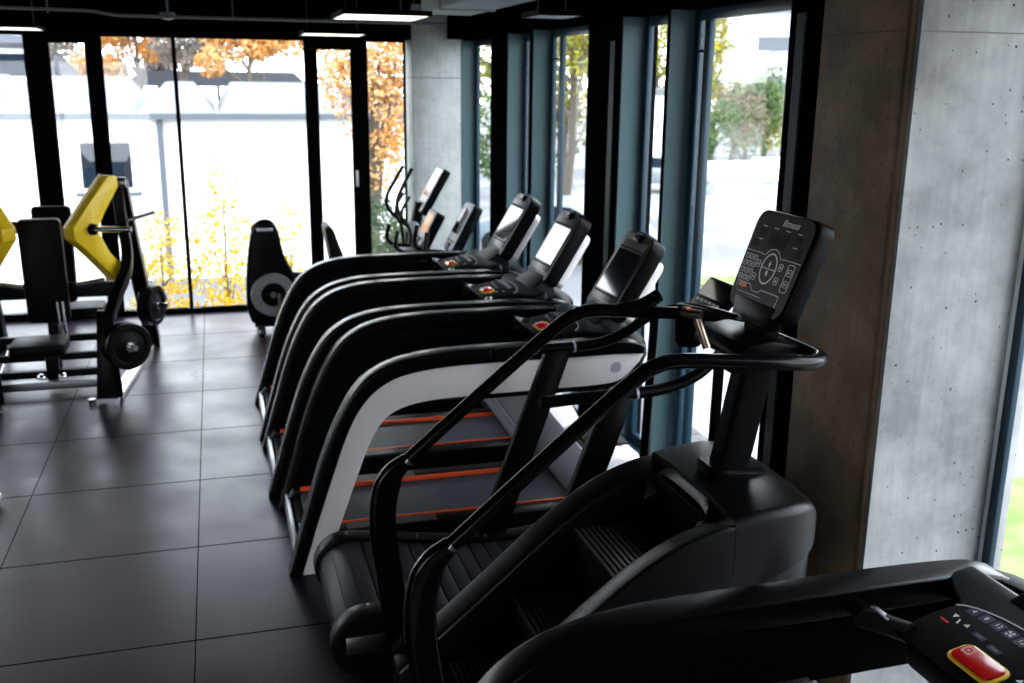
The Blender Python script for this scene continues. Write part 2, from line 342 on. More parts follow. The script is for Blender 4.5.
# right side: piers and fins; -Y faces teal, inner edge dark
def pier(i, y0, y1, fin=True):
    o = st('trim_%d' % i, MB().span(PX, GX+0.1, y0+0.02, y1, 0, WT+0.02), WINF, bevel=0.004)
    MB().span(PX+0.012, GX, y0, y0+0.02, 0.02, WT).build('fin_panel', TEAL, o)
    return o
def fin(i, y, x0=PX, th=0.05):
    o = st('trim_%d' % i, MB().span(x0, GX+0.02, y+0.015, y+th, 0, WT+0.02), WINF, bevel=0.004)
    MB().span(x0+0.012, GX, y, y+0.015, 0.02, WT).build('fin_panel', TEAL, o)
    return o
fin(11, 10.99, th=0.04)
pier(12, 9.165, 9.742); fin(13, 8.39, th=0.08)
p2 = pier(14, 6.415, 7.044); fin(15, 5.68, th=0.03)
MB().span(PX-0.012, PX, 6.50, 6.58, 0.05, WT-0.15).build('cover_strip', mat('dim_teal', (0.012, 0.022, 0.024), 0.5, spec=0.1), p2)
p3 = st('trim_16', MB().span(PX, GX+0.1, 3.757, 4.349, 0, WT+0.02), WINF, bevel=0.004)
MB().span(PX-0.012, PX, 4.20, 4.27, 0.05, WT-0.1).build('cover_strip', mat('dim_teal', (0.012, 0.022, 0.024), 0.5, spec=0.1), p3)
# right glazing panes with frames
def window_right(i, y0, y1, mull=None, x=GX):
    f = MB(); z0, z1, fw = 0.02, WT, 0.04
    for ya, yb in ((y0, y0+fw), (y1-0.07, y1)): f.span(x-0.01, x+0.03, ya, yb, z0, z1)
    f.span(x-0.01, x+0.03, y0+fw, y1-0.07, z0, z0+0.06); f.span(x-0.01, x+0.03, y0+fw, y1-0.07, z1-0.06, z1)
    if mull:
        f.span(x-0.01, x+0.03, mull-0.03, mull+0.03, z0+0.06, z1-0.06)
        f.span(x-0.01, x+0.02, mull+0.03, y1-0.07, z1-0.24, z1-0.225)
    o = struct(f.build('window_%d' % i, BLUEF, bevel=0.004))
    MB().span(x+0.006, x+0.012, y0+fw, y1-0.07, z0+0.06, z1-0.06).build('pane', GLASS, o)
    return o
window_right(11, 9.742, 10.99); window_right(12, 8.47, 9.165); window_right(13, 7.044, 8.39, 8.12)
window_right(14, 5.71, 6.415); window_right(15, 4.349, 5.68, 5.51)
st('trim_17', MB().span(PX+0.02, GX+0.12, 4.3, 10.96, -0.02, 0.02), BLUEF)
# big concrete pillar standing proud of the pier line, warm light painted brown on its room face, grey flank
QX, QY0, QY1, BX = 2.418, 3.167, 3.757, 2.976
pil = st('wall_pillar', MB().span(QX, 3.1, QY0, QY1, -0.1, 3.3), CONC)
MB().span(QX-0.02, QX, QY0+.056, QY1, 0, 3.3).build('warm_lit_face', CONC_WARM, pil, bevel=0.003)
MB().span(QX-0.012, QX+0.001, QY0+.023, QY0+.044, 0, 3.3).build('corner_bead', CONC_WARM, pil)
MB().span(QX-0.004, QX+0.001, QY0+.044, QY0+.056, 0, 3.3).build('shadow_gap', MATTE, pil)
MB().span(QX-0.0212, QX, QY0+.057, QY1-.001, 2.714, 2.721).build('pour_joint', mat('warm_lit_joint', (0.10, 0.07, 0.05), 0.8), pil)
MB().span(QX, 3.1, QY0-.0015, QY0+.001, 2.710, 2.716).build('pour_joint', mat('joint_grey', (0.16, 0.15, 0.15), 0.8), pil)
# the near bay: glazing set further out
f = MB()
f.span(BX, BX+.03, QY0-.065, QY0-.022, 0.02, WT); f.span(BX, BX+.04, 0.95, 1.0, 0.02, WT)
f.span(BX, BX+.04, 1.0, QY0-.065, 0.0, 0.06); f.span(BX, BX+.04, 1.0, QY0-.065, WT-0.06, WT)
w16 = struct(f.build('window_16', BLUEF, bevel=0.005))
MB().span(BX+.02, BX+.03, 1.0, QY0-.065, 0.06, WT-0.06).build('pane', GLASS, w16)
MB().span(BX, BX+.02, QY0-.02, QY0-.001, 0.02, WT).build('pale_strip', mat('pale_edge', (0.7, 0.75, 0.78), 0.4), w16)
st('wall_right_light_stop', MB().span(BX, 3.15, -3, 0.95, -0.2, 3.3), WALLD)  # unseen solid wall, added to keep bay light off the black machines

# ---------------------------------------------------------------- ceiling things
def lamp(x0, x1, y0, y1, z, label, on=True):
    cx, cy = (x0+x1)/2, (y0+y1)/2
    t = thing('ceiling_light', (cx, cy, z), label, 'ceiling light', 'hanging panel lights' if on else None); o = (cx, cy, z)
    fr_ = MB(o)
    fr_.span(x0, x1, y0, y1, z+0.012, z+0.035)
    fr_.span(x0, x0+0.015, y0, y1, z, z+0.012); fr_.span(x1-0.015, x1, y0, y1, z, z+0.012); fr_.span(x0+0.015, x1-0.015, y0, y0+0.015, z, z+0.012); fr_.span(x0+0.015, x1-0.015, y1-0.015, y1, z, z+0.012)
    fr_.build('frame', MATTE, t)
    MB(o).span(x0+0.015, x1-0.015, y0+0.015, y1-0.015, z+0.002, z+0.012).build('diffuser', LAMPM if on else LAMPOFF, t)
    for sx in (x0+0.06, x1-0.06):
        MB(o).cyl((sx, cy, z+0.035), (sx, cy, 3.3), 0.0025, n=6).build('suspension_wire', PIPEM, t)
    return t
lamp(0.86, 1.47, 7.05, 7.75, 2.945, 'lit hanging panel light nearest the camera, above the treadmills')
lamp(0.87, 1.48, 10.2, 10.75, 2.945, 'lit hanging panel light before the far windows, left of the concrete column')
lamp(-2.1, -1.49, 10.3, 10.9, 2.94, 'lit hanging panel light at the left edge above the weight machine')
lamp(2.10, 2.42, 6.65, 7.05, 2.95, 'small unlit panel light by the right hand windows', on=False)
d = MB(); d.span(1.6, 2.0, 0.5, 8.1, 3.02, 3.25)
for y in (1.5, 3.0, 4.5, 6.0, 7.4): d.span(1.59, 2.01, y-0.015, y+0.015, 3.01, 3.26)
tag(d.build('ventilation_duct', DUCTM, bevel=0.01), 'grey rectangular ventilation duct running under the black ceiling', 'duct')
pp = MB(); pp.tube([(-5.5, 8.8, 3.06), (-0.9, 9.0, 3.03), (-0.7, 9.0, 3.0), (2.0, 9.0, 3.0)], 0.013, n=10)
for x in (-3, -1.2, 0.2, 1.6): pp.cyl((x, 8.95 if x < -1 else 9.0, 3.0), (x, 8.95 if x < -1 else 9.0, 3.3), 0.006, n=6)
tag(pp.build('ceiling_conduit', PIPEM), 'thin grey conduit running across under the black ceiling', 'pipe')
sd = MB(); sd.lathe([(0.02, 0), (0.045, 0.01), (0.06, 0.03), (0.06, 0.06)], (-0.32, 9.3, 2.99), (0, 0, 1)); sd.cyl((-0.32, 9.3, 3.05), (-0.32, 9.3, 3.3), 0.008, n=8)
tag(sd.build('smoke_detector', PIPEM), 'small round grey detector hanging below the ceiling conduit', 'smoke detector')

# ---------------------------------------------------------------- treadmill (four alike)
def build_treadmill():
    W = 0.97; O = (1.3, W/2, 0)
    t = thing('treadmill', (1.3, 4.9+W/2, 0), '', 'treadmill', 'hooped black and white treadmills')
    v2 = lambda L: [Vector(p) for p in L]
    oc = resample(cat(v2([(.235, .0), (.32, .28), (.404, .559), (.471, .745), (.542, .893), (.615, 1.005), (.704, 1.078), (.817, 1.128), (.988, 1.160), (1.22, 1.171), (1.517, 1.172), (1.85, 1.172), (2.10, 1.160), (2.20, 1.13)])), 60)
    wc = resample(cat(v2([(.305, .0), (.40, .30), (.485, .551), (.545, .72), (.605, .85), (.678, .950), (.765, 1.017), (.873, 1.057), (1.046, 1.082), (1.281, 1.090), (1.5, 1.091), (1.79, 1.091), (2.033, 1.092), (2.19, 1.085)])), 60)
    lc = resample(cat(v2([(.418, .0), (.458, .11), (.505, .245), (.61, .535), (.672, .695), (.743, .812), (.834, .875), (.986, .908), (1.22, .918), (1.5, .921), (1.72, .922), (1.95, .926), (2.07, .95), (2.165, 1.04)])), 60)
    for far in (0, 1):
        Y = (lambda y: W-y) if far else (lambda y: y)
        arm = MB(O).band(oc, wc, Y(0.0), Y(0.115)).build('arm', mat('arm_black', (0.002, 0.002, 0.0024), 0.26, spec=0.16), t, bevel=0.012, seg=3)
        MB(O).band([p.lerp(q, 0.02) for p, q in zip(wc, lc)], lc, Y(0.035), Y(0.105)).build('inner_liner', MATTE, arm, bevel=0.008)
        pn = MB(O).band(wc, lc, Y(0.010), Y(0.034)).build('side_panel', WHITE, arm, bevel=0.006)
        pn['label'] = 'white outer panel'
        MB(O).band([p.lerp(q, 0.99) for p, q in zip(wc[-24:], lc[-24:])], [q+Vector((0, -0.022)) for q in lc[-24:]], Y(0.006), Y(0.10)).build('under_trim', MATTE, arm)
        # round badge near the front end
        MB(O).lathe([(0.03, 0), (0.03, 0.003), (0.016, 0.003), (0.016, 0.001), (0.001, 0.001)], (2.03, Y(0.0105), 1.02), (0, 1 if far else -1, 0), 24).build('badge', SILVER, arm)
        MB(O).lathe([(0.004, 0), (0.004, 0.002)], (0.37, Y(0.0105), 0.045), (0, 1 if far else -1, 0), 8).build('screw', MATTE, arm)
        # upright and side rail
        u = MB(O).prism([(1.33, .925), (1.55, .925), (1.90, .50), (2.12, .30), (2.12, .08), (1.93, .08), (1.79, .28)], Y(0.05), Y(0.10)).build('upright', GREYP, t, bevel=0.012)
        u['label'] = 'grey slanted upright'
        rail = MB(O).prism([(.30, .03), (.27, .09), (.32, .165), (.40, .185), (1.95, .185), (2.0, .03)], Y(0.09), Y(0.215)).build('side_rail', BLACK, t, bevel=0.012)
        MB(O).span(.36, 1.95, Y(0.211), Y(0.223), .166, .190).build('orange_stripe', ORANGE, rail)
        rb = MB(O)
        for k in range(6): rb.span(.56, 1.05, Y(0.122+k*.014), Y(0.129+k*.014), .184, .1885)
        rb.build('ribbed_grip', mat('ribbed_rubber', (0.10, 0.085, 0.075), 0.3), rail)
    MB(O).prism([(.33, .035), (1.95, .035), (1.95, .15), (.33, .15)], .2, W-.2).build('deck', MATTE, t)
    nb = 20; pth = [(.385, .10+.066*math.cos(a)+0.0, .385+0) for a in []]
    loop = [(.40+.066*math.cos(R(a)), .10+.066*math.sin(R(a))) for a in range(90, 271, 15)] + [(1.88, .034), (1.88, .166)]
    MB(O).prism(loop, .228, W-.228).build('running_belt', BELT, t)
    ec = MB(O).prism([(.275, .03), (.270, .04), (.275, .115), (.30, .12), (.30, .03)], .12, W-.12).build('end_cap', SILVER, t, bevel=0.003)
    ec['label'] = 'silver rear end cap'
    MB(O).span(.312, .375, .13, W-.13, .13, .138).build('rear_guard', DGREY, t)
    MB(O).span(.318, .37, .19, .25, .138, .1395).build('warning_sticker', STICK, t)
    MB(O).span(.318, .37, .26, .36, .138, .1392).build('info_sticker', SILVER, t)
    # motor hood
    hl = []
    for x, z, k in ((1.90, .16, .0), (1.93, .27, .0), (2.0, .40, .01), (2.12, .455, .02), (2.27, .42, .05), (2.345, .28, .07), (2.355, .06, .08)):
        hl.append([Vector((x, .13+k, .04)), Vector((x, W-.13-k, .04)), Vector((x, W-.13-k, z-.03)), Vector((x, W-.17-k, z)), Vector((x, .17+k, z)), Vector((x, .13+k, z-.03))])
    h = MB(O).loft(hl).build('motor_hood', WHITE, t, bevel=0.01); h['label'] = 'white motor hood'
    MB(O).span(2.0, 2.25, .3, W-.3, .445, .458).build('hood_vent', DGREY, t, bevel=0.004)
    for y in (.2, W-.2):
        MB(O).cyl((2.22, y-.03, .05), (2.22, y+.03, .05), .05, n=20).build('transport_wheel', MATTE, t)
    for y in (.06, W-.06): MB(O).cyl((.36, y, 0), (.36, y, .03), .03, n=14).build('levelling_foot', MATTE, t)
    # console tray, slightly tilted towards the user
    a = R(11); cx, cz = 1.845, 1.13
    T = frame((cx, W/2, cz), (0, -1, 0), (math.cos(a), 0, math.sin(a)))
    tr = MB(O)
    outl = [(-.20, -.15), (.20, -.15), (.25, -.06), (.25, .07), (.385, .14), (.385, .22), (-.385, .22), (-.385, .14), (-.25, .07), (-.25, -.06)]
    tr.prism(outl, -.07, .03, 'xy', T).build('console_tray', TRAYM, t, bevel=0.02, seg=3)
    # nose shell joining both arms at the front
    ns = []
    for k in range(13):
        q = R(-90+180*k/12); y = W/2+math.sin(q)*(W/2-.02); x = 2.17+.12*math.cos(q)
        ns.append([Vector((x-.09, y, 1.135)), Vector((x, y, 1.13)), Vector((x+.01, y, 1.06)), Vector((x-.03, y, .98)), Vector((x-.10, y, .95))])
    MB(O).loft(ns).build('nose', DGREY, t, bevel=0.006)
    # keypad: raised panel with arched top
    kp = [(-.22, -.165), (.22, -.165), (.235, -.06)] + [(.235*math.cos(R(q)), -.01+.085*math.sin(R(q))) for q in range(12, 169, 12)] + [(-.235, -.06)]
    kp = [(x, y+.03*(y > -.1)) for x, y in kp]; kb = MB(O).prism(kp, .03, .038, 'xy', T).build('keypad', MATTE, t, bevel=0.003)
    MB(O).outline(T, kp[3:-1], .004, .038, .0395, False).build('keypad_edge_line', SILVER, kb)
    arc = lambda u: .045+.030*math.sqrt(max(0, 1-((u+.05)/.2)**2))
    def TP(u, v, z=.0385): return T @ Matrix.Translation((u, v, z))
    cols = [(-.18, '4'), (-.14, '8'), (-.10, '12'), (-.06, None), (-.02, '12'), (.02, '8'), (.06, '4')]
    BTN = mat('navy_button', (0.008, 0.012, 0.05), 0.3)
    for u, s_ in cols:
        k_ = MB(O).plate(TP(u, arc(u)-.012, .038), .034, .034, .0006, .004).build('key_button', BTN, kb)
        tx = MB(O); Q = TP(u, arc(u)-.012, .039)
        if s_: tx.text(s_, Q, .021); tx.build('key_number', PRINT, k_)
        else:
            tx.add([Q @ Vector((0, 0, .0006))]+[Q @ Vector((.013*math.cos(R(a)), .013*math.sin(R(a)), .0006)) for q in range(4) for a in (20+90*q, 75+90*q)], [(0, 1+2*q, 2+2*q) for q in range(4)]); tx.build('fan_icon', PRINT, k_)
    for u, v, k in ((-.19, .005, -1), (-.14, .0, 1), (.095, -.045, 1), (.12, .0, -1)):
        MB(O).prism([(-.008, -.006*k), (.008, -.006*k), (0, .009*k)], 0, .0008, 'xy', TP(u, v)).build('arrow_icon', PRINT, kb)
    for u, v in ((-.09, -.005), (-.03, -.012), (.10, -.085)):
        k_ = MB(O).plate(TP(u, v, .038), .04, .018, .0006, .004).build('key_button', BTN, kb); MB(O).box((0, 0, 0), (.022, .004, .0005), TP(u, v, .039)).build('key_mark', GREYP, k_)
    MB(O).box((0, 0, 0), (.004, .02, .0006), TP(-.167, -.005) @ Matrix.Rotation(R(25), 4, 'Z')).build('slash_mark', PRINT, kb)
    MB(O).plate(TP(-.19, -.03, .038), .03, .007, .001, .002).build('small_red_key', RED, kb)
    sk = MB(O).plate(TP(-.0, -.085, .038), .15, .085, .007, .026).build('stop_key_rim', STICK, kb, bevel=0.003); sk['label'] = 'yellow rim of the stop key'
    MB(O).plate(TP(-.0, -.085, .044), .132, .067, .007, .018).build('stop_key', RED, sk, bevel=0.004)
    MB(O).plate(TP(-.043, -.075, .051), .03, .03, .0006, .005).build('stop_icon', mat('pale_red', (0.85, 0.4, 0.35), 0.4), sk)
    MB(O).outline(TP(-.043, -.075, .0516), rrect(.014, .014, .003), .004, 0, .0005).build('stop_mark', RED, sk)
    # sensor grips from the arms to the tray
    for s_ in (-1, 1):
        y0 = W/2+s_*(W/2-.10); y1 = W/2+s_*.20
        gp = MB(O).tube([(1.70, y0, 1.075), (1.69, (y0+y1)/2, 1.115), (1.715, y1, 1.13)], .028, n=16, sec=[(x*.028, y*.028) for x, y in circ(1, n=16)], ref=(0, 0, 1)).build('grip_bar', mat('grip_grey', (0.02, 0.02, 0.022), 0.35), t)
        MB(O).box((1.69, (y0+y1)/2, 1.143), (.022, .08, .004)).build('contact_plate', CHROME, gp, bevel=0.003)
    # mast and tilted screen
    A = R(59); n_ = (-math.sin(A), 0, math.cos(A)); SV = (math.cos(A), 0, math.sin(A))
    T2 = frame((2.09, W/2, 1.235), (0, -1, 0), SV)
    ml = []
    for x, z, hw, dp in ((2.06, 1.10, .22, .13), (2.08, 1.18, .20, .095), (2.145, 1.25, .17, .05), (2.20, 1.33, .13, .035)):
        ml.append([Vector((x-dp, W/2-hw, z)), Vector((x+dp, W/2-hw*.9, z)), Vector((x+dp, W/2+hw*.9, z)), Vector((x-dp, W/2+hw, z))])
    MB(O).loft(ml).build('mast', DGREY, t, bevel=0.015)
    sh = [(-.19, .0), (.19, .0), (.215, .03), (.215, .43)] + [(.155+.06*math.cos(R(q)), .43+.075*math.sin(R(q))) for q in (20, 45, 70)] + [(.14, .508), (.055, .512), (.045, .525), (-.045, .525), (-.055, .512), (-.14, .508)] + [(-.155+.06*math.cos(R(q)), .43+.075*math.sin(R(q))) for q in (110, 135, 160)] + [(-.215, .43), (-.215, .03)]
    hs = MB(O).prism(sh, -.095, 0, 'xy', T2).build('screen_housing', BLACK, t, bevel=0.014, seg=3)
    bk = MB(O).prism([(x*.93, .02+y*.78) for x, y in sh], -.145, -.09, 'xy', T2).build('screen_back', WHITE, hs, bevel=0.025); bk['label'] = 'white back shell'
    MB(O).plate(T2, .35, .40, .004, .01, 0, .255, 0).build('bezel', BEZEL, hs, bevel=0.001)
    MB(O).plate(T2, .325, .27, .002, .004, 0, .255, .004).build('screen', SCREEN, hs)
    MB(O).plate(T2, .34, .012, .003, .003, 0, .405, .003).build('bezel_line', MATTE, hs); MB(O).plate(T2, .34, .010, .003, .003, 0, .105, .003).build('bezel_line', MATTE, hs)
    MB(O).plate(T2, .09, .05, .018, .012, 0, .48, 0).build('camera_bump', BLACK, hs, bevel=0.006)
    MB(O).plate(T2, .05, .022, .002, .006, 0, .485, .018).build('sensor_window', GLOSSB, hs)
    return t
TM = build_treadmill()
tm_y = [4.9, 5.965, 7.03]
for i, y in enumerate(tm_y):
    o = TM if i == 0 else copy_tree(TM)
    o.location = (1.3-[0, .05, .06][i], y+0.485, 0)
    o['label'] = ['black and white treadmill next to the slat belt treadmill, first of the row of three', 'black and white treadmill in the middle of the row of three', 'black and white treadmill farthest back, beside the exercise bikes and ellipticals'][i]
o = copy_tree(TM); o.location = (1.265, 1.295+0.485, 0); o['label'] = 'black treadmill in the bottom right foreground with red stop key in view'

# ---------------------------------------------------------------- stair climber
def build_stepper():
    O = (1.3, 3.235, 0); yn, yf, ym = 2.85, 3.61, 3.23
    t = thing('stair_climber', O, 'black stair climber with ribbed steps and dark button console, before the pillar', 'stair climber')
    ridge = cat([Vector(p) for p in ((.56, .30), (.80, .495), (1.0, .665), (1.1, .752), (1.226, .852), (1.34, .930), (1.45, .988), (1.56, 1.026), (1.64, 1.040), (1.72, 1.030))], 4)
    for yo, yi in ((yn+.0165, yn+.14), (yf-.0165, yf-.14)):
        MB(O).loft([[Vector((p.x, yo, p.y)), Vector((p.x, yi, p.y-.028)), Vector((p.x, yi, .04 if p.x > .66 else .06)), Vector((p.x, yo, .04 if p.x > .66 else .06))] for p in ridge]).build('side_shell', HOODM, t, bevel=0.016, seg=3)
    for y0, y1 in ((yn+.138, yn+.146), (yf-.146, yf-.138)):
        MB(O).prism([(p.x+.03, p.y-.10) for p in ridge[2:-5]] + [(1.62, .3), (.9, .3)], y0, y1).build('inner_wall', MATTE, t)
    hw = (yf-yn)/2-.015
    ZT = [(1.60, 1.040), (1.66, 1.058), (1.76, 1.078), (1.88, 1.086), (1.95, 1.082), (2.0, 1.062), (2.05, 1.01), (2.075, .96), (2.09, .90)]
    def zt(x):
        for (a, p), (b, q) in zip(ZT, ZT[1:]):
            if x <= b: return p+(q-p)*(x-a)/(b-a)
        return ZT[-1][1]
    loops = []
    xs = [1.655, 1.68, 1.70, 1.75, 1.80]+[1.845+.24*math.sin(R(a)) for a in range(5, 90, 6)]
    for x in xs:
        h_ = hw if x <= 1.845 else hw-.24+math.sqrt(max(0, .24**2-(x-1.845)**2)); z1 = zt(x); g = min(1, max(0, (x-1.76)/.1))*.03; zb = .80+.32*(x-1.75); rc = .035
        half = [(h_-g, .03), (h_-g, zb-.012), (h_, zb+.006), (h_, z1-rc)]+[(h_-rc+rc*math.cos(R(a)), z1-rc+rc*math.sin(R(a))) for a in (22, 45, 68, 90)]+[(h_*.5, z1+.012)]
        loops.append([Vector((x, ym-y, z)) for y, z in half]+[Vector((x, ym, z1+.015))]+[Vector((x, ym+y, z)) for y, z in half[::-1]])
    MB(O).loft(loops).build('hood', HOODM, t, bevel=0)
    # rounded lip where the hood opens over the stairs
    L = []
    for k in range(25):
        q = -1+2*k/24; a_ = abs(q)**5; y = ym+q*.232; x = 1.668-.075*a_; z = 1.070-.075*a_; yi = ym+q*.205
        L.append([Vector((x+.05, y, z-.03)), Vector((x+.035, y, z-.002)), Vector((x+.012, y, z+.004)), Vector((x-.006, y, z-.004)), Vector((x-.026, yi, z-.045)), Vector((x-.034, yi, z-.085)), Vector((x+.03, yi, z-.085))])
    MB(O).loft(L).build('opening_lip', mat('lip_black', (0.005, 0.0042, 0.004), 0.38, spec=0.3), t)
    # stairs
    nz = [(.50, .04), (.755, .30), (1.007, .556), (1.262, .815)]
    for x, z in nz:
        s_ = MB(O).prism([(x, z), (x+.27, z), (x+.27, z-.03), (x+.035, z-.03), (x+.02, z-.25), (x-.0, z-.25)] if z > .26 else [(x, z), (x+.27, z), (x+.27, z-.03), (x, z-.03)], yn+.165, yf-.165).build('step', MATTE, t, bevel=0.004)
        rb = MB(O)
        for k in range(11): rb.span(x+.006+k*.023, x+.018+k*.023, yn+.168, yf-.168, z, z+.006)
        rb.build('tread_ribs', TREAD, s_)
    MB(O).span(1.60, 1.64, yn+.165, yf-.165, .3, 1.02).build('rear_wall', MATTE, t)
    MB(O).span(.40, 1.72, yn+.04, yn+.12, .0, .09).span(.40, 1.72, yf-.12, yf-.04, .0, .09).span(.40, .50, yn+.12, yf-.12, .0, .09).span(1.72, 1.95, yn+.1, yf-.1, 0, .03).build('base_frame', FRAMEB, t, bevel=0.012)
    for y in (yn+.08, yf-.08): MB(O).cyl((.46, y-.03, .05), (.46, y+.03, .05), .05, n=18).build('transport_wheel', MATTE, t)
    # rails
    bar = rrect(.05, .105, .022)
    for s_, y in ((-1, yn), (1, yf)):
        yin = y-s_*.02
        pp_ = cat([(.640, y, 1.108), (.575, y, 1.045), (.543, y, .94), (.540, y, .80), (.565, y, .6), (.595, y, .30), (.615, y, .0)], 5)
        MB(O).tube(pp_, 0, sec=[rrect(.05, .054+.051*min(1, k/7), .02) for k in range(len(pp_))]).build('rail_post', GLOSSB, t)
        path = cat([(.60, y, 1.07), (.78, y, 1.225), (.925, y, 1.347), (1.10, y, 1.492), (1.24, y, 1.603), (1.31, y, 1.643), (1.40, y, 1.657), (1.60, y, 1.64), (1.80, y, 1.622), (1.90, y-s_*.02, 1.612), (1.965, y-s_*.07, 1.607), (1.985, y-s_*.15, 1.605), (1.985, ym, 1.60)], 6)
        h = MB(O).tube(path, .026, n=16).build('handrail', GLOSSB, t)
        c0, c1 = Vector((.632, y, 1.098)), Vector((.642, y, 1.107)); MB(O).cyl(c0, c1, .0275, n=20).build('joint_ring', DSTEEL, h)
        if s_ > 0: MB(O).lathe([(.045, 0), (.055, .015), (.06, .10), (.052, .10), (.045, .02)], (1.79, y-s_*.03, 1.50), (0, 0, 1), 20).build('cup_holder', MATTE, t)
    gp = MB(O).tube(cat([(1.42, yf, 1.655), (1.52, yf, 1.655), (1.60, yf, 1.672), (1.665, yf, 1.705)], 5), [.024]*4+[.028]*12, n=14).build('forward_grip', GLOSSB, t)
    ap = MB(O).tube(cat([(1.72, 3.06, 1.735), (1.68, 3.25, 1.73), (1.68, 3.45, 1.70), (1.78, yf, 1.64)], 5), .011, n=10).build('top_rail_loop', GLOSSB, t)
    lev = MB(O).tube([(1.60, 3.26, 1.715), (1.645, 3.20, 1.715)], .019, n=12).tube([(1.635, 3.21, 1.70), (1.66, 3.17, 1.60)], .016, n=12).build('sensor_lever', mat('bronze_metal', (0.5, 0.38, 0.28), 0.3, 1.0), t)
    MB(O).box((1.612, 3.245, 1.735), (.02, .03, .004)).build('red_sensor', OPRINT, lev)
    # console bracket, column, flange
    MB(O).prism([(1.72, 1.59), (1.74, 1.63), (1.86, 1.645), (1.99, 1.615), (1.97, 1.585), (1.84, 1.55), (1.74, 1.56)], 3.05, 3.41).build('console_bracket', BLACK, t, bevel=0.014)
    for y in (3.05,): MB(O).prism([(1.64, 1.565), (1.66, 1.61), (1.75, 1.61), (1.75, 1.555)], y-.10, y).build('bracket_ear', MATTE, t, bevel=0.01)
    MB(O).tube([(1.80, ym, 1.07), (1.83, ym, 1.20), (1.90, ym, 1.58)], 0, sec=rrect(.105, .125, .02)).build('column', MATTE, t)
    fl = MB(O).loft([[Vector((1.82+x*k, ym+y*k, z-.08*(x))) for x, y in rrect(.24, .19, .06)] for z, k in ((1.085, 1), (1.112, 1), (1.122, .9))]).build('column_flange', BLACK, t)
    # console head
    pb_, pt_ = Vector((1.862, ym, 1.705)), Vector((1.995, ym, 2.068)); A = (pt_-pb_)
    Tm = frame(pb_, (0, -1, 0), A); H_ = A.length
    wb, wt = .40, .415
    ol = []
    for (w_, y, r_, q0) in ((wt, H_, .05, 0), (wt, H_, .05, 90), (wb, 0, .06, 180), (wb, 0, .06, 270)):
        sx = 1 if q0 in (0, 270) else -1; sy = -1 if q0 < 180 else 1
        for k in range(6): a = R(q0+90*k/5); ol.append((sx*(w_/2-r_)+r_*math.cos(a), y+sy*r_+r_*math.sin(a)))
    head = MB(O).prism(ol, -.075, 0, 'xy', Tm).build('console_head', BLACK, t, bevel=0.012, seg=3)
    MB(O).prism([(x*.94, .5*H_+(y-.5*H_)*.95) for x, y in ol], 0, .003, 'xy', Tm).build('console_face', PANEL, head)
    MB(O).prism([(-.15, .05), (.15, .05), (.12, -.035), (-.12, -.035)], -.05, .006, 'xy', Tm).build('reading_ledge', BLACK, head, bevel=0.008)
    MB(O).tube([(1.90, ym, 1.60), (1.93, ym, 1.75), (1.975, ym, 1.86)], 0, sec=rrect(.16, .07, .02)).build('console_neck', MATTE, t)
    KV = H_/.456; HH = .456
    P = lambda u, v: Tm @ Matrix.Diagonal((1, KV, 1, 1)) @ Matrix.Translation((u, v, .003)); e = .0007
    WP = mat('console_white_print', (0.7, 0.66, 0.66), 0.5)
    def put(name, fn): q = MB(O); fn(q); q.build(name, WP, head)
    put('logo', lambda q: q.text('fitness', P(.035, HH-.045), .044, 0.35))
    put('oval_ring', lambda q: q.outline(P(0, 0), [(.048*math.cos(2*math.pi*k/28), .205+.067*math.sin(2*math.pi*k/28)) for k in range(28)], .007, 0, e))
    put('oval_bar', lambda q: q.box((0, .205, e/2), (.088, .004, e), P(0, 0)))
    put('up_arrow', lambda q: q.prism([(-.009, .222), (-.003, .222), (-.003, .212), (.003, .212), (.003, .222), (.009, .222), (0, .242)], 0, e, 'xy', P(0, 0)))
    put('down_arrow', lambda q: q.prism([(-.009, .188), (0, .168), (.009, .188), (.003, .188), (.003, .198), (-.003, .198)], 0, e, 'xy', P(0, 0)))
    ln = [(-.185, .262), (-.085, .262)]+[(.064*math.cos(R(q)), .21+.083*math.sin(R(q))) for q in range(144, 30, -9)]+[(.085, .262), (.185, .262)]
    put('divider_line', lambda q: q.outline(P(0, 0), ln, .0032, 0, e, False))
    for i in range(3):
        for j in range(4):
            put('key_outline', lambda q: q.outline(P(-.165+i*.03, .235-j*.032), rrect(.022, .022, .004, 3), .003, 0, e)); put('key_number', lambda q: q.text('1234567890CE'[j*3+i], P(-.165+i*.03, .235-j*.032), .018))
    for u, v in ((-.075, .215), (-.075, .155), (.075, .225), (.075, .165)): put('key_outline', lambda q: q.outline(P(u, v), rrect(.024, .03, .006, 3), .003, 0, e)); put('key_arrow', lambda q: q.prism([(-.006, -.005), (.006, -.005), (0, .008)], 0, e, 'xy', P(u, v)))
    put('key_frame', lambda q: q.outline(P(.14, .19), rrect(.042, .12, .01, 3), .0032, 0, e))
    for v in (.215, .165): put('key_outline', lambda q: q.outline(P(.14, v), rrect(.024, .028, .005, 3), .003, 0, e)); put('key_arrow', lambda q: q.prism([(-.006, -.006), (.006, 0), (-.006, .006)], 0, e, 'xy', P(.14, v)))
    put('lower_line', lambda q: q.outline(P(0, 0), [(-.165, .095), (-.165, .118), (-.075, .118), (-.05, .093), (-.01, .093), (.01, .108), (.13, .108), (.13, .06)], .0032, 0, e, False))
    put('ledge_line', lambda q: q.outline(P(0, 0), [(-.15, .075), (.02, .075)], .0025, 0, e, False))
    for i in range(4): put('icon_caption', lambda q: q.box((-.125+i*.08, HH-.075, e/2), (.03, .003, e), P(0, 0))); put('icon_caption', lambda q: q.box((-.125+i*.08, HH-.135, e/2), (.028, .003, e), P(0, 0)))
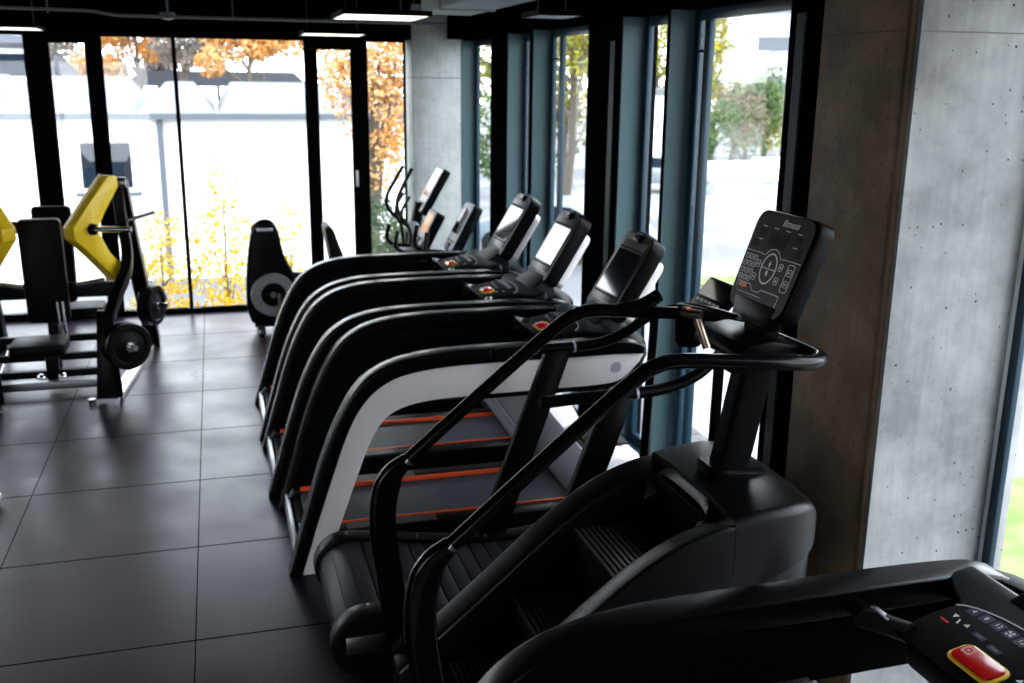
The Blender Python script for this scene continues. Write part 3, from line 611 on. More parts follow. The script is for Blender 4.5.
    MB(O).plate(P(-.125, .105), .055, .02, .0008, .004).build('quick_start_key', OPRINT, head)
    for u, v, a_, b_ in [(-.125+i*.08, HH-.105, .042, .035) for i in range(4)]+[(-.01, .325, .12, .055), (-.15, .30, .036, .03), (.145, .30, .036, .036)]: MB(O).plate(P(u, v), a_, b_, .0008, .003).build('display_window', mat('display_black', (0.001, 0.001, 0.001), 0.6, spec=0.1), head)
    return t
build_stepper()

# ---------------------------------------------------------------- slat belt treadmill
def build_slat():
    O = (1.2, 4.2, 0); yn, yf = 3.80, 4.60
    t = thing('slat_belt_treadmill', O, 'black curved slat belt treadmill between stair climber and white sided treadmill', 'treadmill')
    top = cat([Vector(p) for p in ((.49, .363), (.66, .34), (.92, .298), (1.22, .268), (1.5, .285), (1.75, .36), (1.95, .47))], 8)
    end = [Vector((.49+.14*math.cos(R(a)), .223+.14*math.sin(R(a)))) for a in range(250, 89, -16)]
    frt = [Vector((1.99+.17*math.cos(R(a)), .315+.17*math.sin(R(a)))) for a in range(95, -81, -16)]
    out = end[:-1]+top+frt
    bot = lambda P, k: [p+Vector((0, -k)) for p in P]
    side = end[:-1]+top+frt+[Vector((1.95, .10)), Vector((.5, .10))]
    for y0, y1 in ((yn-.013, yn+.07), (yf-.07, yf+.013)):
        MB(O).prism([(p.x, p.y) for p in side], y0, y1).build('side_cover', BLACK, t, bevel=0.01)
    inn = [Vector((p.x+(0.0), p.y)) for p in out]
    for y0, y1 in ((yn-.015, yn+.075), (yf-.075, yf+.015)):
        tr = MB(O)
        path = resample(out, 60); lo = []
        for i, p in enumerate(path):
            tn = (path[min(i+1, 59)]-path[max(i-1, 0)]).normalized(); nn = Vector((-tn.y, tn.x)); lo.append((p+nn*.012, p-nn*.05))
        tr.band([a for a, b in lo], [b for a, b in lo], y0, y1).build('side_trim', mat('trim_black', (0.003, 0.003, 0.0035), 0.35, spec=0.12), t, bevel=0.006)
    sl = MB(O); path = resample(out, 32)
    for i in range(31):
        a, b = path[i], path[i+1]; tn = (b-a).normalized(); nn = Vector((-tn.y, tn.x)); c = (a+b)/2-nn*.02; L_ = (b-a).length
        M_ = frame((c.x, (yn+yf)/2, c.y), (tn.x, 0, tn.y), (0, 1, 0)); sl.box((0, 0, 0), (L_-.006, yf-yn-.15, .026), M_)
    sl.build('slat_belt', SLATM, t, bevel=0.004)
    for x, y in ((.50, yn+.04), (.85, yn+.04), (1.2, yn+.04), (.50, yf-.04), (.85, yf-.04), (1.2, yf-.04)):
        z = min(((p.x-x)**2, p.y) for p in top)[1]; MB(O).cyl((x, y, z+.008), (x, y, z+.02), .008, n=10).build('bolt', BOLT, t)
    plate = MB(O).span(.40, .56, yn-.022, yn-.012, .19, .27).build('rear_corner_plate', DSTEEL, t, bevel=0.004)
    MB(O).span(.50, 1.95, yn+.1, yf-.1, .08, .16).build('base_frame', FRAMEB, t, bevel=0.01)
    for y in (yn+.06, yf-.06):
        MB(O).cyl((.52, y-.02, .06), (.52, y+.02, .06), .06, n=20).build('wheel', MATTE, t)
        MB(O).cyl((1.85, y, 0), (1.85, y, .12), .035, n=14).build('levelling_foot', MATTE, t)
    fc = MB(O).loft([[Vector((x, y, z)) for y, z in ((yn-.02, .08), (yf+.02, .08), (yf+.02, h-.03), (yf-.02, h), (yn+.02, h), (yn-.02, h-.03))] for x, h in ((1.70, .36), (1.82, .45), (1.97, .525), (2.10, .50), (2.20, .38), (2.21, .15))]).build('front_cover', DGREY, t, bevel=0.012)
    MB(O).outline(frame((1.95, yn+.12, .523), (1, 0, .55), (0, 1, 0)), rrect(.07, .05, .02), .01, 0, .003).build('cover_badge', SILVER, t)
    for y in (yn, yf):
        s_ = -1 if y == yn else 1
        MB(O).prism([(1.10, .08), (1.25, .08), (1.655, 1.235), (1.52, 1.235)], y-.022, y+.022).build('upright', BLACK, t, bevel=0.008)
        hb = MB(O).tube(cat([(1.255, y, 1.228), (1.45, y, 1.236), (1.66, y, 1.238), (1.82, y, 1.252), (1.95, y, 1.30), (2.06, y-s_*.02, 1.375), (2.16, y-s_*.07, 1.42), (2.20, y-s_*.16, 1.43), (2.20, 4.2, 1.43)], 6), .026, n=16).build('handlebar', BLACK, t)
        MB(O).cyl((1.662, y, 1.238), (1.672, y, 1.239), .0285, n=20).build('white_ring', SILVER, hb)
        MB(O).cyl((1.235, y, 1.228), (1.257, y, 1.228), .024, .028, n=16).build('end_plug', MATTE, hb)
        MB(O).tube([(2.08, y-s_*.05, 1.39), (2.06, y-s_*.03, .45)], .024, n=12).build('front_strut', BLACK, t)
    a = R(50); T = frame((2.19, 4.2, 1.50), (0, -1, 0), (math.cos(a), 0, math.sin(a)))
    hd = MB(O).plate(T, .30, .17, .035, .02, 0, .06, -.02).build('console_head', BLACK, t, bevel=0.008)
    MB(O).plate(T, .26, .09, .003, .008, 0, .085, .016).build('console_screen', SCREEN, hd)
    bt = MB(O)
    for i in range(6): bt.plate(T, .026, .016, .004, .004, -.10+i*.04, .015, .016)
    bt.build('console_buttons', SILVER, hd)
    MB(O).tube([(2.20, 4.2, 1.42), (2.20, 4.2, 1.52)], .03, n=14).build('console_neck', BLACK, t)
    return t
build_slat()

# ---------------------------------------------------------------- weight machine at the left
def build_press():
    O = (-1.35, 9.1, 0)
    t = thing('chest_press_machine', O, 'black plate loaded press machine with yellow bent arms and padded seat', 'weight machine')
    for xc in (-.93, -1.80):
        s_ = 1 if xc > -1.3 else -1
        MB(O).loft([[Vector((xc+dx, y+dy, z)) for dx, dy in ((-hx, -.03), (hx, -.03), (hx, .03), (-hx, .03))] for y, z, hx, dx0 in ((8.28, .03, .10, 0), (8.34, .40, .075, 0), (8.42, .72, .06, 0)) for dy_ in (0,)]).build('front_upright', BLACK, t, bevel=0.008)
        MB(O).tube(cat([(xc+s_*.03, 8.42, .66), (xc+s_*.10, 8.56, .84), (xc+s_*.16, 8.72, .98), (xc+s_*.17, 8.84, 1.14), (xc+s_*.14, 8.92, 1.40), (xc+s_*.13, 8.96, 1.70)], 5), 0, sec=rrect(.085, .12, .015), ref=(1, 0, 0)).build('curved_upright', BLACK, t)
        MB(O).tube([(xc+s_*.14, 9.0, 1.68), (xc+s_*.17, 9.35, 1.10), (xc+s_*.22, 9.85, .35), (xc+s_*.235, 10.05, .03)], 0, sec=rrect(.13, .16, .015), ref=(1, 0, 0)).build('rear_upright', BLACK, t)
        MB(O).cyl((xc+s_*.06, 8.92, 1.68), (xc+s_*.20, 8.92, 1.68), .045, n=20).build('top_pivot', DSTEEL, t)
        # yellow boomerang arm, turned so that the elbow points to the front
        u_ = Vector((s_*.72, .69, 0)); n_ = Vector((s_*.69, -.72, 0)); o_ = Vector((xc-s_*.015, 8.72, 0))
        pts = [(.08, 1.755), (.17, 1.745), (.175, 1.66), (.02, 1.46), (-.06, 1.335), (.04, 1.14), (.205, .955), (.20, .89), (.09, .885), (-.10, 1.10), (-.28, 1.28), (-.285, 1.37), (-.12, 1.55)]
        Mp = Matrix((u_, Vector((0, 0, 1)), n_)).transposed().to_4x4(); Mp.translation = o_
        ar = MB(O).prism(pts, -.07, .06, 'xy', Mp).build('lever_arm', YEL, t, bevel=0.010)
        ar['label'] = 'yellow bent lever arm'
        hc = o_+u_*(-.12)+n_*.065+Vector((0, 0, 1.345))
        MB(O).cyl(hc, hc+Vector((s_*.30, -.06, .0)), .024, n=16).build('handle_grip', CHROME, ar)
        MB(O).lathe([(.03, 0), (.045, .01), (.045, .03), (.025, .04)], hc-n_*.005, n_, 20).build('handle_flange', MATTE, ar)
        lc_ = o_+u_*.06-n_*.07+Vector((0, 0, .90))
        MB(O).cyl(lc_, lc_+Vector((-s_*.22, -.05, -.03)), .018, n=12).build('lower_grip', CHROME, ar)
        MB(O).cyl((xc+s_*.16, 8.9, 1.36), (xc+s_*.40, 9.0, 1.42), .016, n=12).build('storage_peg', DSTEEL, t)
        MB(O).cyl((xc+s_*.10, 8.45, .43), (xc+s_*.22, 8.27, .43), .024, n=14).build('plate_horn', CHROME, t)
        MB(O).cyl((xc+s_*.19, 9.61, .50), (xc+s_*.42, 9.52, .50), .024, n=14).build('plate_horn', CHROME, t)
        MB(O).tube([(xc+s_*.03, 8.18, .026), (xc+s_*.235, 10.2, .026)], 0, sec=rrect(.10, .05, .01), ref=(1, 0, 0)).build('side_skid', CHROME, t)
        for x in (xc-.13, xc+.08): MB(O).cyl((x, 8.22, .0), (x, 8.22, .05), .028, n=14).build('foot_bolt', BOLT, t)
    for y, z, r_ in ((8.62, .075, .035), (8.80, .12, .03), (9.05, .20, .03), (9.3, .30, .03)):
        MB(O).tube([(-1.9, y, z), (-.92, y, z)], 0, sec=rrect(2*r_, 2*r_, .01), ref=(0, 0, 1)).build('cross_bar', DSTEEL if r_ > .03 else FRAMEB, t)
    MB(O).tube([(-1.95, 9.2, .745), (-.86, 9.2, .745)], 0, sec=rrect(.13, .06, .012), ref=(0, 0, 1)).build('upper_cross_bar', FRAMEB, t)
    MB(O).tube([(-1.95, 9.08, 1.31), (-1.45, 9.08, 1.31)], 0, sec=rrect(.10, .06, .012), ref=(0, 0, 1)).build('back_beam', FRAMEB, t)
    Mx = Matrix.Rotation(R(4), 4, 'X')
    MB(O).prism(rrect(.33, .88, .04), -.045, .045, 'xz', Matrix.Translation((-1.425, 8.97, .955)) @ Mx).build('back_pad', UPHOL, t, bevel=0.018)
    MB(O).prism(rrect(.315, .84, .04), -.045, .045, 'xz', Matrix.Translation((-1.40, 9.42, 1.02)) @ Matrix.Rotation(R(-7), 4, 'X')).build('rear_back_pad', UPHOL, t, bevel=0.018)
    MB(O).prism(rrect(.42, .40, .05), .33, .43, 'xy', Matrix.Translation((-1.48, 8.72, 0))).build('seat_pad', UPHOL, t, bevel=0.02)
    MB(O).prism(rrect(.36, .36, .05), .42, .50, 'xy', Matrix.Translation((-1.25, 9.75, 0))).build('rear_seat_pad', UPHOL, t, bevel=0.02)
    MB(O).span(-1.46, -1.36, 8.76, 8.86, .05, .34).span(-1.45, -1.37, 8.99, 9.07, .1, .7).build('seat_post', FRAMEB, t, bevel=0.01)
    for x in (-1.34, -1.30): MB(O).cyl((x, 8.94, .35), (x-.01, 8.94, .70), .012, n=10).build('adjuster_rod', CHROME, t)
    for x in (-1.49, -1.33): MB(O).lathe([(.035, 0), (.035, .03), (.02, .05)], (x, 8.72, .11), (0, -1, 0), 16).build('bar_clamp', CHROME, t)
    return t
build_press()
def weight_plate(x, y, z, r, label, ax=(.55, -.83, 0)):
    A = Vector(ax).normalized(); o = Vector((x, y, z))
    t = thing('weight_plate', (x, y, z), label, 'weight plate', 'rubber weight plates on the press machine')
    q = lambda p: p
    MB(o).lathe([(.026, -.028), (.055, -.03), (.07, -.018), (.7*r, -.014), (.76*r, -.028), (.97*r, -.028), (r, -.02), (r, .02), (.97*r, .028), (.76*r, .028), (.7*r, .014), (.07, .018), (.055, .03), (.026, .03)], o, A, 40).build('rubber_disc', RUBB, t)
    MB(o).lathe([(.027, -.032), (.04, -.032), (.04, .033), (.027, .033)], o, A, 24).build('hub', CHROME, t)
    mk = MB(o); u = A.cross(Vector((0, 0, 1))).normalized()
    Mx = frame(o+A*.0145, u*-1, (0, 0, 1)); Mx = frame(o+A*.0145, (0, 1, 0), (0, 0, 1)) if A.x > .9 else Mx
    mk.plate(Mx, .07, .022, .0012, .005, 0, .5*r, 0); mk.build('red_badge', mat('plate_badge', (0.5, 0.08, 0.06), 0.5), t)
    return t
weight_plate(-.80, 8.40, .43, .19, 'black rubber weight plate on the front horn, inner of the pair')
weight_plate(-.765, 8.345, .43, .19, 'black rubber weight plate on the front horn, outer of the pair')
weight_plate(-.68, 9.58, .50, .185, 'black rubber weight plate on the rear horn, inner of the pair', (.92, -.35, 0))
weight_plate(-.62, 9.56, .50, .185, 'black rubber weight plate on the rear horn, outer of the pair', (.92, -.35, 0))
# foot of a bench just inside the left edge
O_ = (-1.9, 6.2, 0); bt_ = thing('weight_bench', O_, 'low black bench at the left edge with only a steel foot in view', 'bench')
MB(O_).tube([(-1.405, 6.0, .045), (-1.405, 6.30, .045)], .04, n=16).build('steel_foot', CHROME, bt_)
MB(O_).tube([(-1.43, 6.15, .05), (-2.4, 6.2, .05)], .03, n=12).tube([(-1.6, 6.2, .05), (-1.7, 6.2, .38)], .03, n=12).tube([(-2.35, 6.2, .05), (-2.3, 6.2, .38)], .03, n=12).build('frame', FRAMEB, bt_)
MB(O_).prism(rrect(.9, .30, .05), .38, .45, 'xy', Matrix.Translation((-2.05, 6.2, 0))).build('pad', UPHOL, bt_, bevel=.015)

# ---------------------------------------------------------------- cardio machines at the back
def recumbent():
    O = (.7, 10.4, 0)
    t = thing('recumbent_bike', O, 'black recumbent exercise bike with grey ringed flywheel before the far window', 'exercise bike')
    body = [(.25, .10), (.21, .30), (.225, .64), (.27, .95), (.305, 1.05), (.36, 1.105), (.44, 1.115), (.51, 1.095), (.55, 1.04), (.60, .80), (.67, .64), (.73, .50), (.72, .30), (.66, .16), (.55, .08)]
    MB(O).prism([(p.x, p.y) for p in cat([Vector(p) for p in body], 4)], 10.30, 10.46).build('body_shell', BLACK, t, bevel=0.03, seg=3)
    MB(O).tube(cat([(.30, 10.36, .93), (.315, 10.36, 1.07), (.40, 10.36, 1.135), (.50, 10.36, 1.105), (.56, 10.36, .93)], 5), .022, n=12).build('carry_handle', GLOSSB, t)
    MB(O).span(.34, .50, 10.285, 10.30, 1.045, 1.075).build('silver_band', SILVER, t, bevel=.006)
    MB(O).lathe([(.215, 0), (.225, .02), (.215, .035), (.13, .035), (.12, .015), (.001, .015)], (.475, 10.30, .395), (0, -1, 0), 40).build('flywheel_ring', mat('flywheel_grey', (0.2, 0.205, 0.22), .4), t); MB(O).lathe([(.125, 0), (.125, .004), (.001, .004)], (.475, 10.285, .395), (0, -1, 0), 40).build('flywheel_centre', BLACK, t)
    MB(O).lathe([(.03, 0), (.03, .03), (.001, .03)], (.475, 10.285, .395), (0, -1, 0), 16).build('crank_hub', DSTEEL, t)
    MB(O).box((.53, 10.25, .31), (.03, .02, .2), None).build('crank_arm', DSTEEL, t)
    MB(O).span(.50, .58, 10.15, 10.26, .19, .22).build('pedal', MATTE, t, bevel=.006)
    MB(O).prism([(.60, .62), (.75, .60), (1.10, .55), (1.10, .46), (.70, .50)], 10.34, 10.42).build('seat_beam', BLACK, t, bevel=.01)
    MB(O).span(.28, 1.4, 10.34, 10.42, .05, .12).build('base_beam', FRAMEB, t, bevel=.01)
    MB(O).span(.30, .38, 10.12, 10.64, .02, .07).build('stabiliser', DSTEEL, t, bevel=.01); MB(O).span(1.30, 1.38, 10.12, 10.64, .02, .07).build('stabiliser', DSTEEL, t, bevel=.01)
    for y in (10.15, 10.61): MB(O).cyl((.34, y-.02, .035), (.34, y+.02, .035), .035, n=16).build('wheel', MATTE, t)
    MB(O).prism([(1.005, 1.07), (1.035, 1.10), (1.09, 1.06), (1.22, .68), (1.21, .55), (1.12, .55), (1.07, .68)], 10.18, 10.58).build('seat_back', UPHOL, t, bevel=.02)
    MB(O).prism([(.86, .52), (.90, .57), (1.22, .56), (1.24, .48), (.88, .46)], 10.18, 10.58).build('seat_cushion', UPHOL, t, bevel=.02)
    MB(O).tube([(1.10, 10.38, .1), (1.12, 10.38, .5)], .03, n=12).build('seat_post', FRAMEB, t)
    return t
recumbent()
def cardio_console(t, O, M, w_, h_, screen, face, th=.07):
    hd = MB(O).plate(M, w_, h_, th, .035, 0, h_/2, -th).build('console_head', BLACK, t, bevel=.014)
    MB(O).plate(M, w_*.92, h_*.94, .004, .025, 0, h_/2, 0).build('console_face', face, hd, bevel=.001)
    MB(O).plate(M, w_*.68, h_*.52, .003, .006, 0, h_*.62, .004).build('console_screen', screen, hd)
    bt = MB(O)
    for i in range(4): bt.plate(M, .03, .02, .003, .004, (-.5+i/3)*w_*.55, h_*.2, .004)
    bt.build('console_buttons', DGREY, hd); return hd
def elliptical():
    O = (1.75, 9.9, 0)
    t = thing('elliptical_trainer', O, 'black elliptical trainer with upright swing arms and white faced console by the column', 'elliptical trainer')
    a = R(60); M = frame((1.90, 9.95, 1.25), (0, -1, 0), (math.cos(a), 0, math.sin(a)))
    cardio_console(t, O, M, .34, .50, SCREEN, WHITE, .08)
    MB(O).tube([(1.78, 9.95, .25), (1.86, 9.95, 1.0), (1.93, 9.95, 1.34)], 0, sec=rrect(.12, .10, .03)).build('mast', BLACK, t)
    MB(O).prism([(1.45, .05), (1.5, .45), (1.65, .62), (1.9, .62), (2.05, .4), (2.08, .05)], 9.82, 10.08).build('drive_housing', BLACK, t, bevel=.03)
    MB(O).lathe([(.065, 0), (.07, .02), (.04, .05), (.001, .05)], (1.84, 9.86, 1.10), (-.3, -1, 0), 24).build('pivot_cap', SILVER, t)
    for s_, dx in ((-1, .0), (1, -.03)):
        y = 9.95+s_*.26
        ar = MB(O).tube(cat([(1.82+dx*0, y, .55), (1.80, y, .95), (1.77, y, 1.12), (1.685+dx, y-s_*.02, 1.25), (1.665+dx, y-s_*.04, 1.38), (1.74+dx, y-s_*.08, 1.54), (1.825+dx, y-s_*.10, 1.69)], 5), .019, n=12).build('swing_arm', GLOSSB, t)
        MB(O).tube([(1.82, y, .55), (1.3, y, .30), (.8, y, .25)], .026, n=12).build('link_arm', FRAMEB, t)
        MB(O).span(.95, 1.30, y-.075, y+.075, .29, .32).build('foot_plate', MATTE, t, bevel=.01)
        MB(O).tube(cat([(1.84, 9.95+s_*.05, 1.10), (1.74, 9.95+s_*.16, 1.15), (1.72, 9.95+s_*.17, 1.28), (1.80, 9.95+s_*.17, 1.42)], 5), .015, n=10).build('fixed_grip', GLOSSB, t)
    MB(O).span(.45, 2.1, 9.91, 9.99, .02, .08).span(.45, .53, 9.6, 10.3, .0, .05).span(2.0, 2.08, 9.6, 10.3, .0, .05).build('base_frame', FRAMEB, t, bevel=.01)
    return t
elliptical()
def bike(O, px, label, picture, n, hb):
    t = thing('upright_bike', O, label, 'exercise bike', 'upright exercise bikes'); x, y, z = px
    a = R(62); M = frame((x, y, z), (0, -1, 0), (math.cos(a), 0, math.sin(a)))
    cardio_console(t, O, M, .34, n, picture, GREYP, .09)
    MB(O).tube([(x-.12, y, .35), (x-.02, y, z-.2), (x+.06, y, z+.06)], 0, sec=rrect(.11, .09, .03)).build('mast', BLACK, t)
    MB(O).prism([(x-.75, .10), (x-.72, .40), (x-.45, .62), (x-.2, .66), (x+.05, .5), (x+.12, .10)], y-.10, y+.10).build('drive_housing', BLACK, t, bevel=.03)
    for s_ in (-1, 1):
        MB(O).tube(cat([(x+.04, y+s_*.03, z-.03), (x-.03, y+s_*.16, z-.04), (x-.16, y+s_*.23, z-.03), (x-.24, y+s_*.24, z+.03), (x-.22, y+s_*.235, z+hb)], 5), .021, n=12).build('handlebar', GLOSSB, t)
        MB(O).box((x-.32, y+s_*.14, .30), (.03, .02, .2)).build('crank_arm', DSTEEL, t)
        MB(O).box((x-.32, y+s_*.20, .20+.0), (.10, .09, .03)).build('pedal', MATTE, t, bevel=.006)
    MB(O).box((x-.10, y, z-.06), (.16, .20, .05)).build('tray', DSTEEL, t, bevel=.015)
    MB(O).tube([(x-.55, y, .45), (x-.66, y, .85)], .03, n=12).build('seat_post', DSTEEL, t)
    MB(O).loft([[Vector((x-.66+dx, y+q*hw, .86+.03*(1-q*q)+dz)) for q in (-1, -.5, 0, .5, 1)]+[Vector((x-.66+dx, y+q*hw*.8, .82+dz)) for q in (1, 0, -1)] for dx, hw, dz in ((-.16, .10, .02), (-.12, .125, .02), (-.02, .11, .0), (.10, .04, -.005), (.15, .025, -.02))]).build('saddle', UPHOL, t)
    MB(O).span(x-.85, x+.2, y-.04, y+.04, .02, .08).span(x-.85, x-.77, y-.25, y+.25, 0, .05).span(x+.12, x+.2, y-.25, y+.25, 0, .05).build('base_frame', FRAMEB, t, bevel=.01)
    return t
PIC = mat('lit_picture_screen', (0.3, 0.2, 0.1), 0.2, emit=(0.9, 0.45, 0.16), estr=0.45, noise=None)
bike((1.5, 9.25, 0), (1.76, 9.25, 1.03), 'upright exercise bike with an orange picture on its screen, behind the last treadmill', PIC, .36, .17)
bike((1.75, 8.68, 0), (1.92, 8.68, 1.06), 'upright exercise bike with large grey console, directly beside the last treadmill', SCREEN, .47, .20)

# ---------------------------------------------------------------- outside
GZ = -1.6
st('ground', MB().span(-60, 120, -20, 160, GZ-.2, GZ), PAVE)
st('lawn', MB().span(5.2, 8.6, 4.6, 8.2, GZ, GZ+.05), GRASS); st('lawn_verge', MB().span(9.6, 11.4, 16, 19.5, GZ, GZ+.05), GRASS)
st('lawn_strip', MB().span(-8, 3.4, 12.2, 16.5, GZ, GZ+.05), GRASS)
st('facade_base', MB().span(-6.4, 3.4, -3.2, FAR+.13, GZ, -.2), HOUSE)
def white_building():
    O = (0, 24, GZ)
    t = thing('outbuilding', O, 'long low white building with pale roofs and one small window, behind yellow shrubs', 'building')
    ez = 1.80
    MB(O).span(-16, 4.2, 22, 30, GZ, ez-.05).build('wall', HOUSE, t)
    MB(O).span(-16.2, 4.4, 21.75, 22.0, ez-.10, ez+.02).build('gutter', GUTTER, t)
    def hip(x0, x1, h, ins, m=ROOFM):
        b = [Vector((x0, 21.8, ez)), Vector((x1, 21.8, ez)), Vector((x1, 30, ez)), Vector((x0, 30, ez))]
        tp = [Vector((x0+ins, 24.6, ez+h)), Vector((x1-ins, 24.6, ez+h)), Vector((x1-ins, 28, ez+h)), Vector((x0+ins, 28, ez+h))]
        MB(O).loft([b, tp]).build('roof', m, t)
    hip(-16, -4.3, .75, .5); hip(-4.2, -1.55, .72, .45); hip(-1.5, .05, .62, .5); hip(.1, 3.0, .62, .35); hip(3.05, 4.4, .55, .3)
    f = MB(O); f.span(-2.68, -1.58, 21.95, 22.0, .25, 1.32); wn = f.build('window_frame', mat('white_frame', (.8, .8, .8), .5), t)
    MB(O).span(-2.60, -2.17, 21.93, 21.95, .34, 1.24).span(-2.10, -1.66, 21.93, 21.95, .34, 1.24).build('window_glass', WGLASS, wn)
    MB(O).span(-2.75, -1.5, 21.9, 22.0, .18, .25).build('window_sill', GUTTER, t)
    MB(O).cyl((-1.06, 21.9, GZ), (-1.06, 21.9, ez-.1), .06, n=12).build('downpipe', GUTTER, t)
    return t
white_building()
def cottage():
    O = (-6.5, 36, GZ)
    t = thing('grey_roofed_house', O, 'small grey roofed house with dormer behind the white building, far left', 'house')
    MB(O).span(-11, -4.4, 34, 40, GZ, 2.2).build('wall', HOUSE, t)
    MB(O).loft([[Vector((-11.2, 33.7, 2.2)), Vector((-4.2, 33.7, 2.2)), Vector((-4.2, 40.3, 2.2)), Vector((-11.2, 40.3, 2.2))], [Vector((-10, 36.5, 4.0)), Vector((-5.4, 36.5, 4.0)), Vector((-5.4, 37.5, 4.0)), Vector((-10, 37.5, 4.0))]]).build('roof', ROOFG, t)
    d_ = MB(O).span(-6.6, -5.0, 33.9, 35.5, 2.3, 3.3).build('dormer', HOUSE, t); MB(O).span(-6.3, -5.3, 33.85, 33.9, 2.5, 3.15).build('dormer_window', WGLASS, d_)
    MB(O).span(-6.8, -4.8, 33.7, 35.7, 3.3, 3.45).build('dormer_roof', ROOFG, t)
    return t
cottage()
st('background_roof', MB().prism([(-3.2, 2.2), (3.6, 2.2), (3.0, 2.75), (-2.4, 2.75)], 40, 46), ROOFG)

def leaves(cl, n, size, seed, parent, material, flat=.5, O=(0, 0, 0)):
    rnd = random.Random(seed); vs = []; fs = []; ox, oy, oz = O; size *= .62; n = int(n*2.1)
    tot = sum(c[3]*c[4]*c[5] for c in cl)
    for (cx, cy, cz, rx, ry, rz) in cl:
        for _ in range(max(12, int(n*rx*ry*rz/tot))):
            while True:
                x, y, z = (rnd.uniform(-1, 1) for _ in range(3)); d2 = x*x+y*y+z*z
                if d2 < 1 and rnd.random() < .25+d2: break
            p = Vector((cx+x*rx-ox, cy+y*ry-oy, cz+z*rz-oz))
            a = Vector((rnd.gauss(0, 1), rnd.gauss(0, 1), rnd.gauss(0, .7))).normalized(); b = a.orthogonal().normalized()
            b.rotate(Matrix.Rotation(rnd.uniform(0, 6.28), 3, a)); s_ = size*rnd.uniform(.6, 1.3); c = a.cross(b); i = len(vs)
            vs += [p-a*s_*.2*0+b*s_, p+c*s_*.5, p-b*s_, p-c*s_*.5]; fs.append((i, i+1, i+2, i+3))
    me = bpy.data.meshes.new('foliage'); me.from_pydata([tuple(v) for v in vs], [], fs); me.materials.append(material)
    o = bpy.data.objects.new('foliage', me); C.objects.link(o); o.parent = parent; return o
def tree(name, base, clusters, n, size, seed, material, label, category, group=None, trunk=.12, branches=5):
    t = thing(name, base, label, category, group); rnd = random.Random(seed)
    tp = max(c[2] for c in clusters); b = Vector(base); m_ = MB(base)
    mid = sum((Vector(c[:3]) for c in clusters), Vector())/len(clusters)
    m_.tube(cat([b, b.lerp(mid, .5)+Vector((rnd.uniform(-.1, .1), 0, 0)), mid, Vector((mid.x, mid.y, tp))], 4), [trunk*(1-.07*k) for k in range(13)], n=8)
    for c in clusters[:branches+6]:
        e = Vector(c[:3])+Vector((rnd.uniform(-.3, .3)*c[3], 0, .3*c[5])); s_ = b.lerp(mid, rnd.uniform(.45, .9)); m_.tube(cat([s_, s_.lerp(e, .5)+Vector((0, 0, -.08*(e-s_).length)), e], 4), [trunk*.5*(1-.09*k) for k in range(9)], n=6)
    m_.build('trunk', BARK, t)
    leaves(clusters, n, size, seed, t, material, O=base)
    return t
def blob(x, y, z, r, k, seed, sq=1.0):
    rnd = random.Random(seed); return [(x+rnd.uniform(-.7, .7)*r, y+rnd.uniform(-.5, .5)*r, z+rnd.uniform(-.6, .8)*r*sq, r*rnd.uniform(.35, .6), r*rnd.uniform(.35, .6), r*rnd.uniform(.3, .55)*sq) for _ in range(k)]
# yellow shrubs just outside the far window
tree('yellow_shrub', (.05, 14.2, GZ), [(.05, 14.2, 1.0, .22, .3, .5), (-.2, 14.1, .5, .28, .3, .35), (.28, 14.2, .4, .25, .3, .3), (.0, 14.0, -.1, .5, .4, .4), (.1, 14.0, -.8, .55, .4, .5)], 850, .062, 3, LY, 'tall yellow leaved shrub outside the far window, behind the weight machine', 'shrub', 'yellow shrubs outside', .03)
tree('yellow_shrub', (-.75, 14.0, GZ), [(-.75, 14, .55, .25, .3, .28), (-.95, 14, .2, .3, .3, .3), (-.6, 14, .0, .35, .3, .3), (-.8, 14, -.6, .5, .4, .45)], 600, .062, 4, LY, 'low yellow leaved shrub outside, between the tall shrub and the weight machine', 'shrub', 'yellow shrubs outside', .03)
tree('yellow_shrub', (.95, 14.3, GZ), [(.95, 14.3, .6, .22, .3, .25), (.8, 14.3, .2, .2, .3, .3), (1.0, 14.3, -.4, .35, .4, .4)], 300, .06, 5, LY, 'small yellow leaved shrub outside, right behind the recumbent bike', 'shrub', 'yellow shrubs outside', .025)
# autumn trees behind and beside the white building
tree('orange_tree', (1.2, 36, GZ), blob(.6, 36, 3.7, 1.0, 7, 11)+blob(2.2, 36, 4.1, 1.2, 8, 12)+[(.0, 36, 3.0, .5, .5, .5), (3.4, 36, 4.2, .8, .8, .8), (1.3, 36, 4.8, 1.2, .8, .7)], 4200, .15, 13, LO, 'orange autumn tree above the pale roof, in the window left of the narrow casement', 'tree', 'autumn trees')
tree('orange_tree', (-2.6, 38, GZ), blob(-2.4, 38, 3.9, 1.0, 8, 21)+[(-1.9, 38, 3.4, .5, .5, .4), (-3.4, 38, 4.2, .9, .7, .7)], 1800, .15, 22, LO, 'orange autumn tree above the roof behind the two mullions on the left', 'tree', 'autumn trees')
tree('bare_tree', (-1.1, 37, GZ), blob(-.9, 37, 3.6, .9, 8, 31)+blob(-.5, 37, 4.3, .8, 5, 32), 1900, .11, 33, LB, 'grey brown nearly bare tree between two orange trees', 'tree', None, .1)
tree('bare_tree', (-5.0, 33, GZ), blob(-4.6, 33, 3.8, 1.1, 8, 34), 1300, .12, 35, LB, 'grey brown bare tree at the far left above the weight machine', 'tree', None, .1)
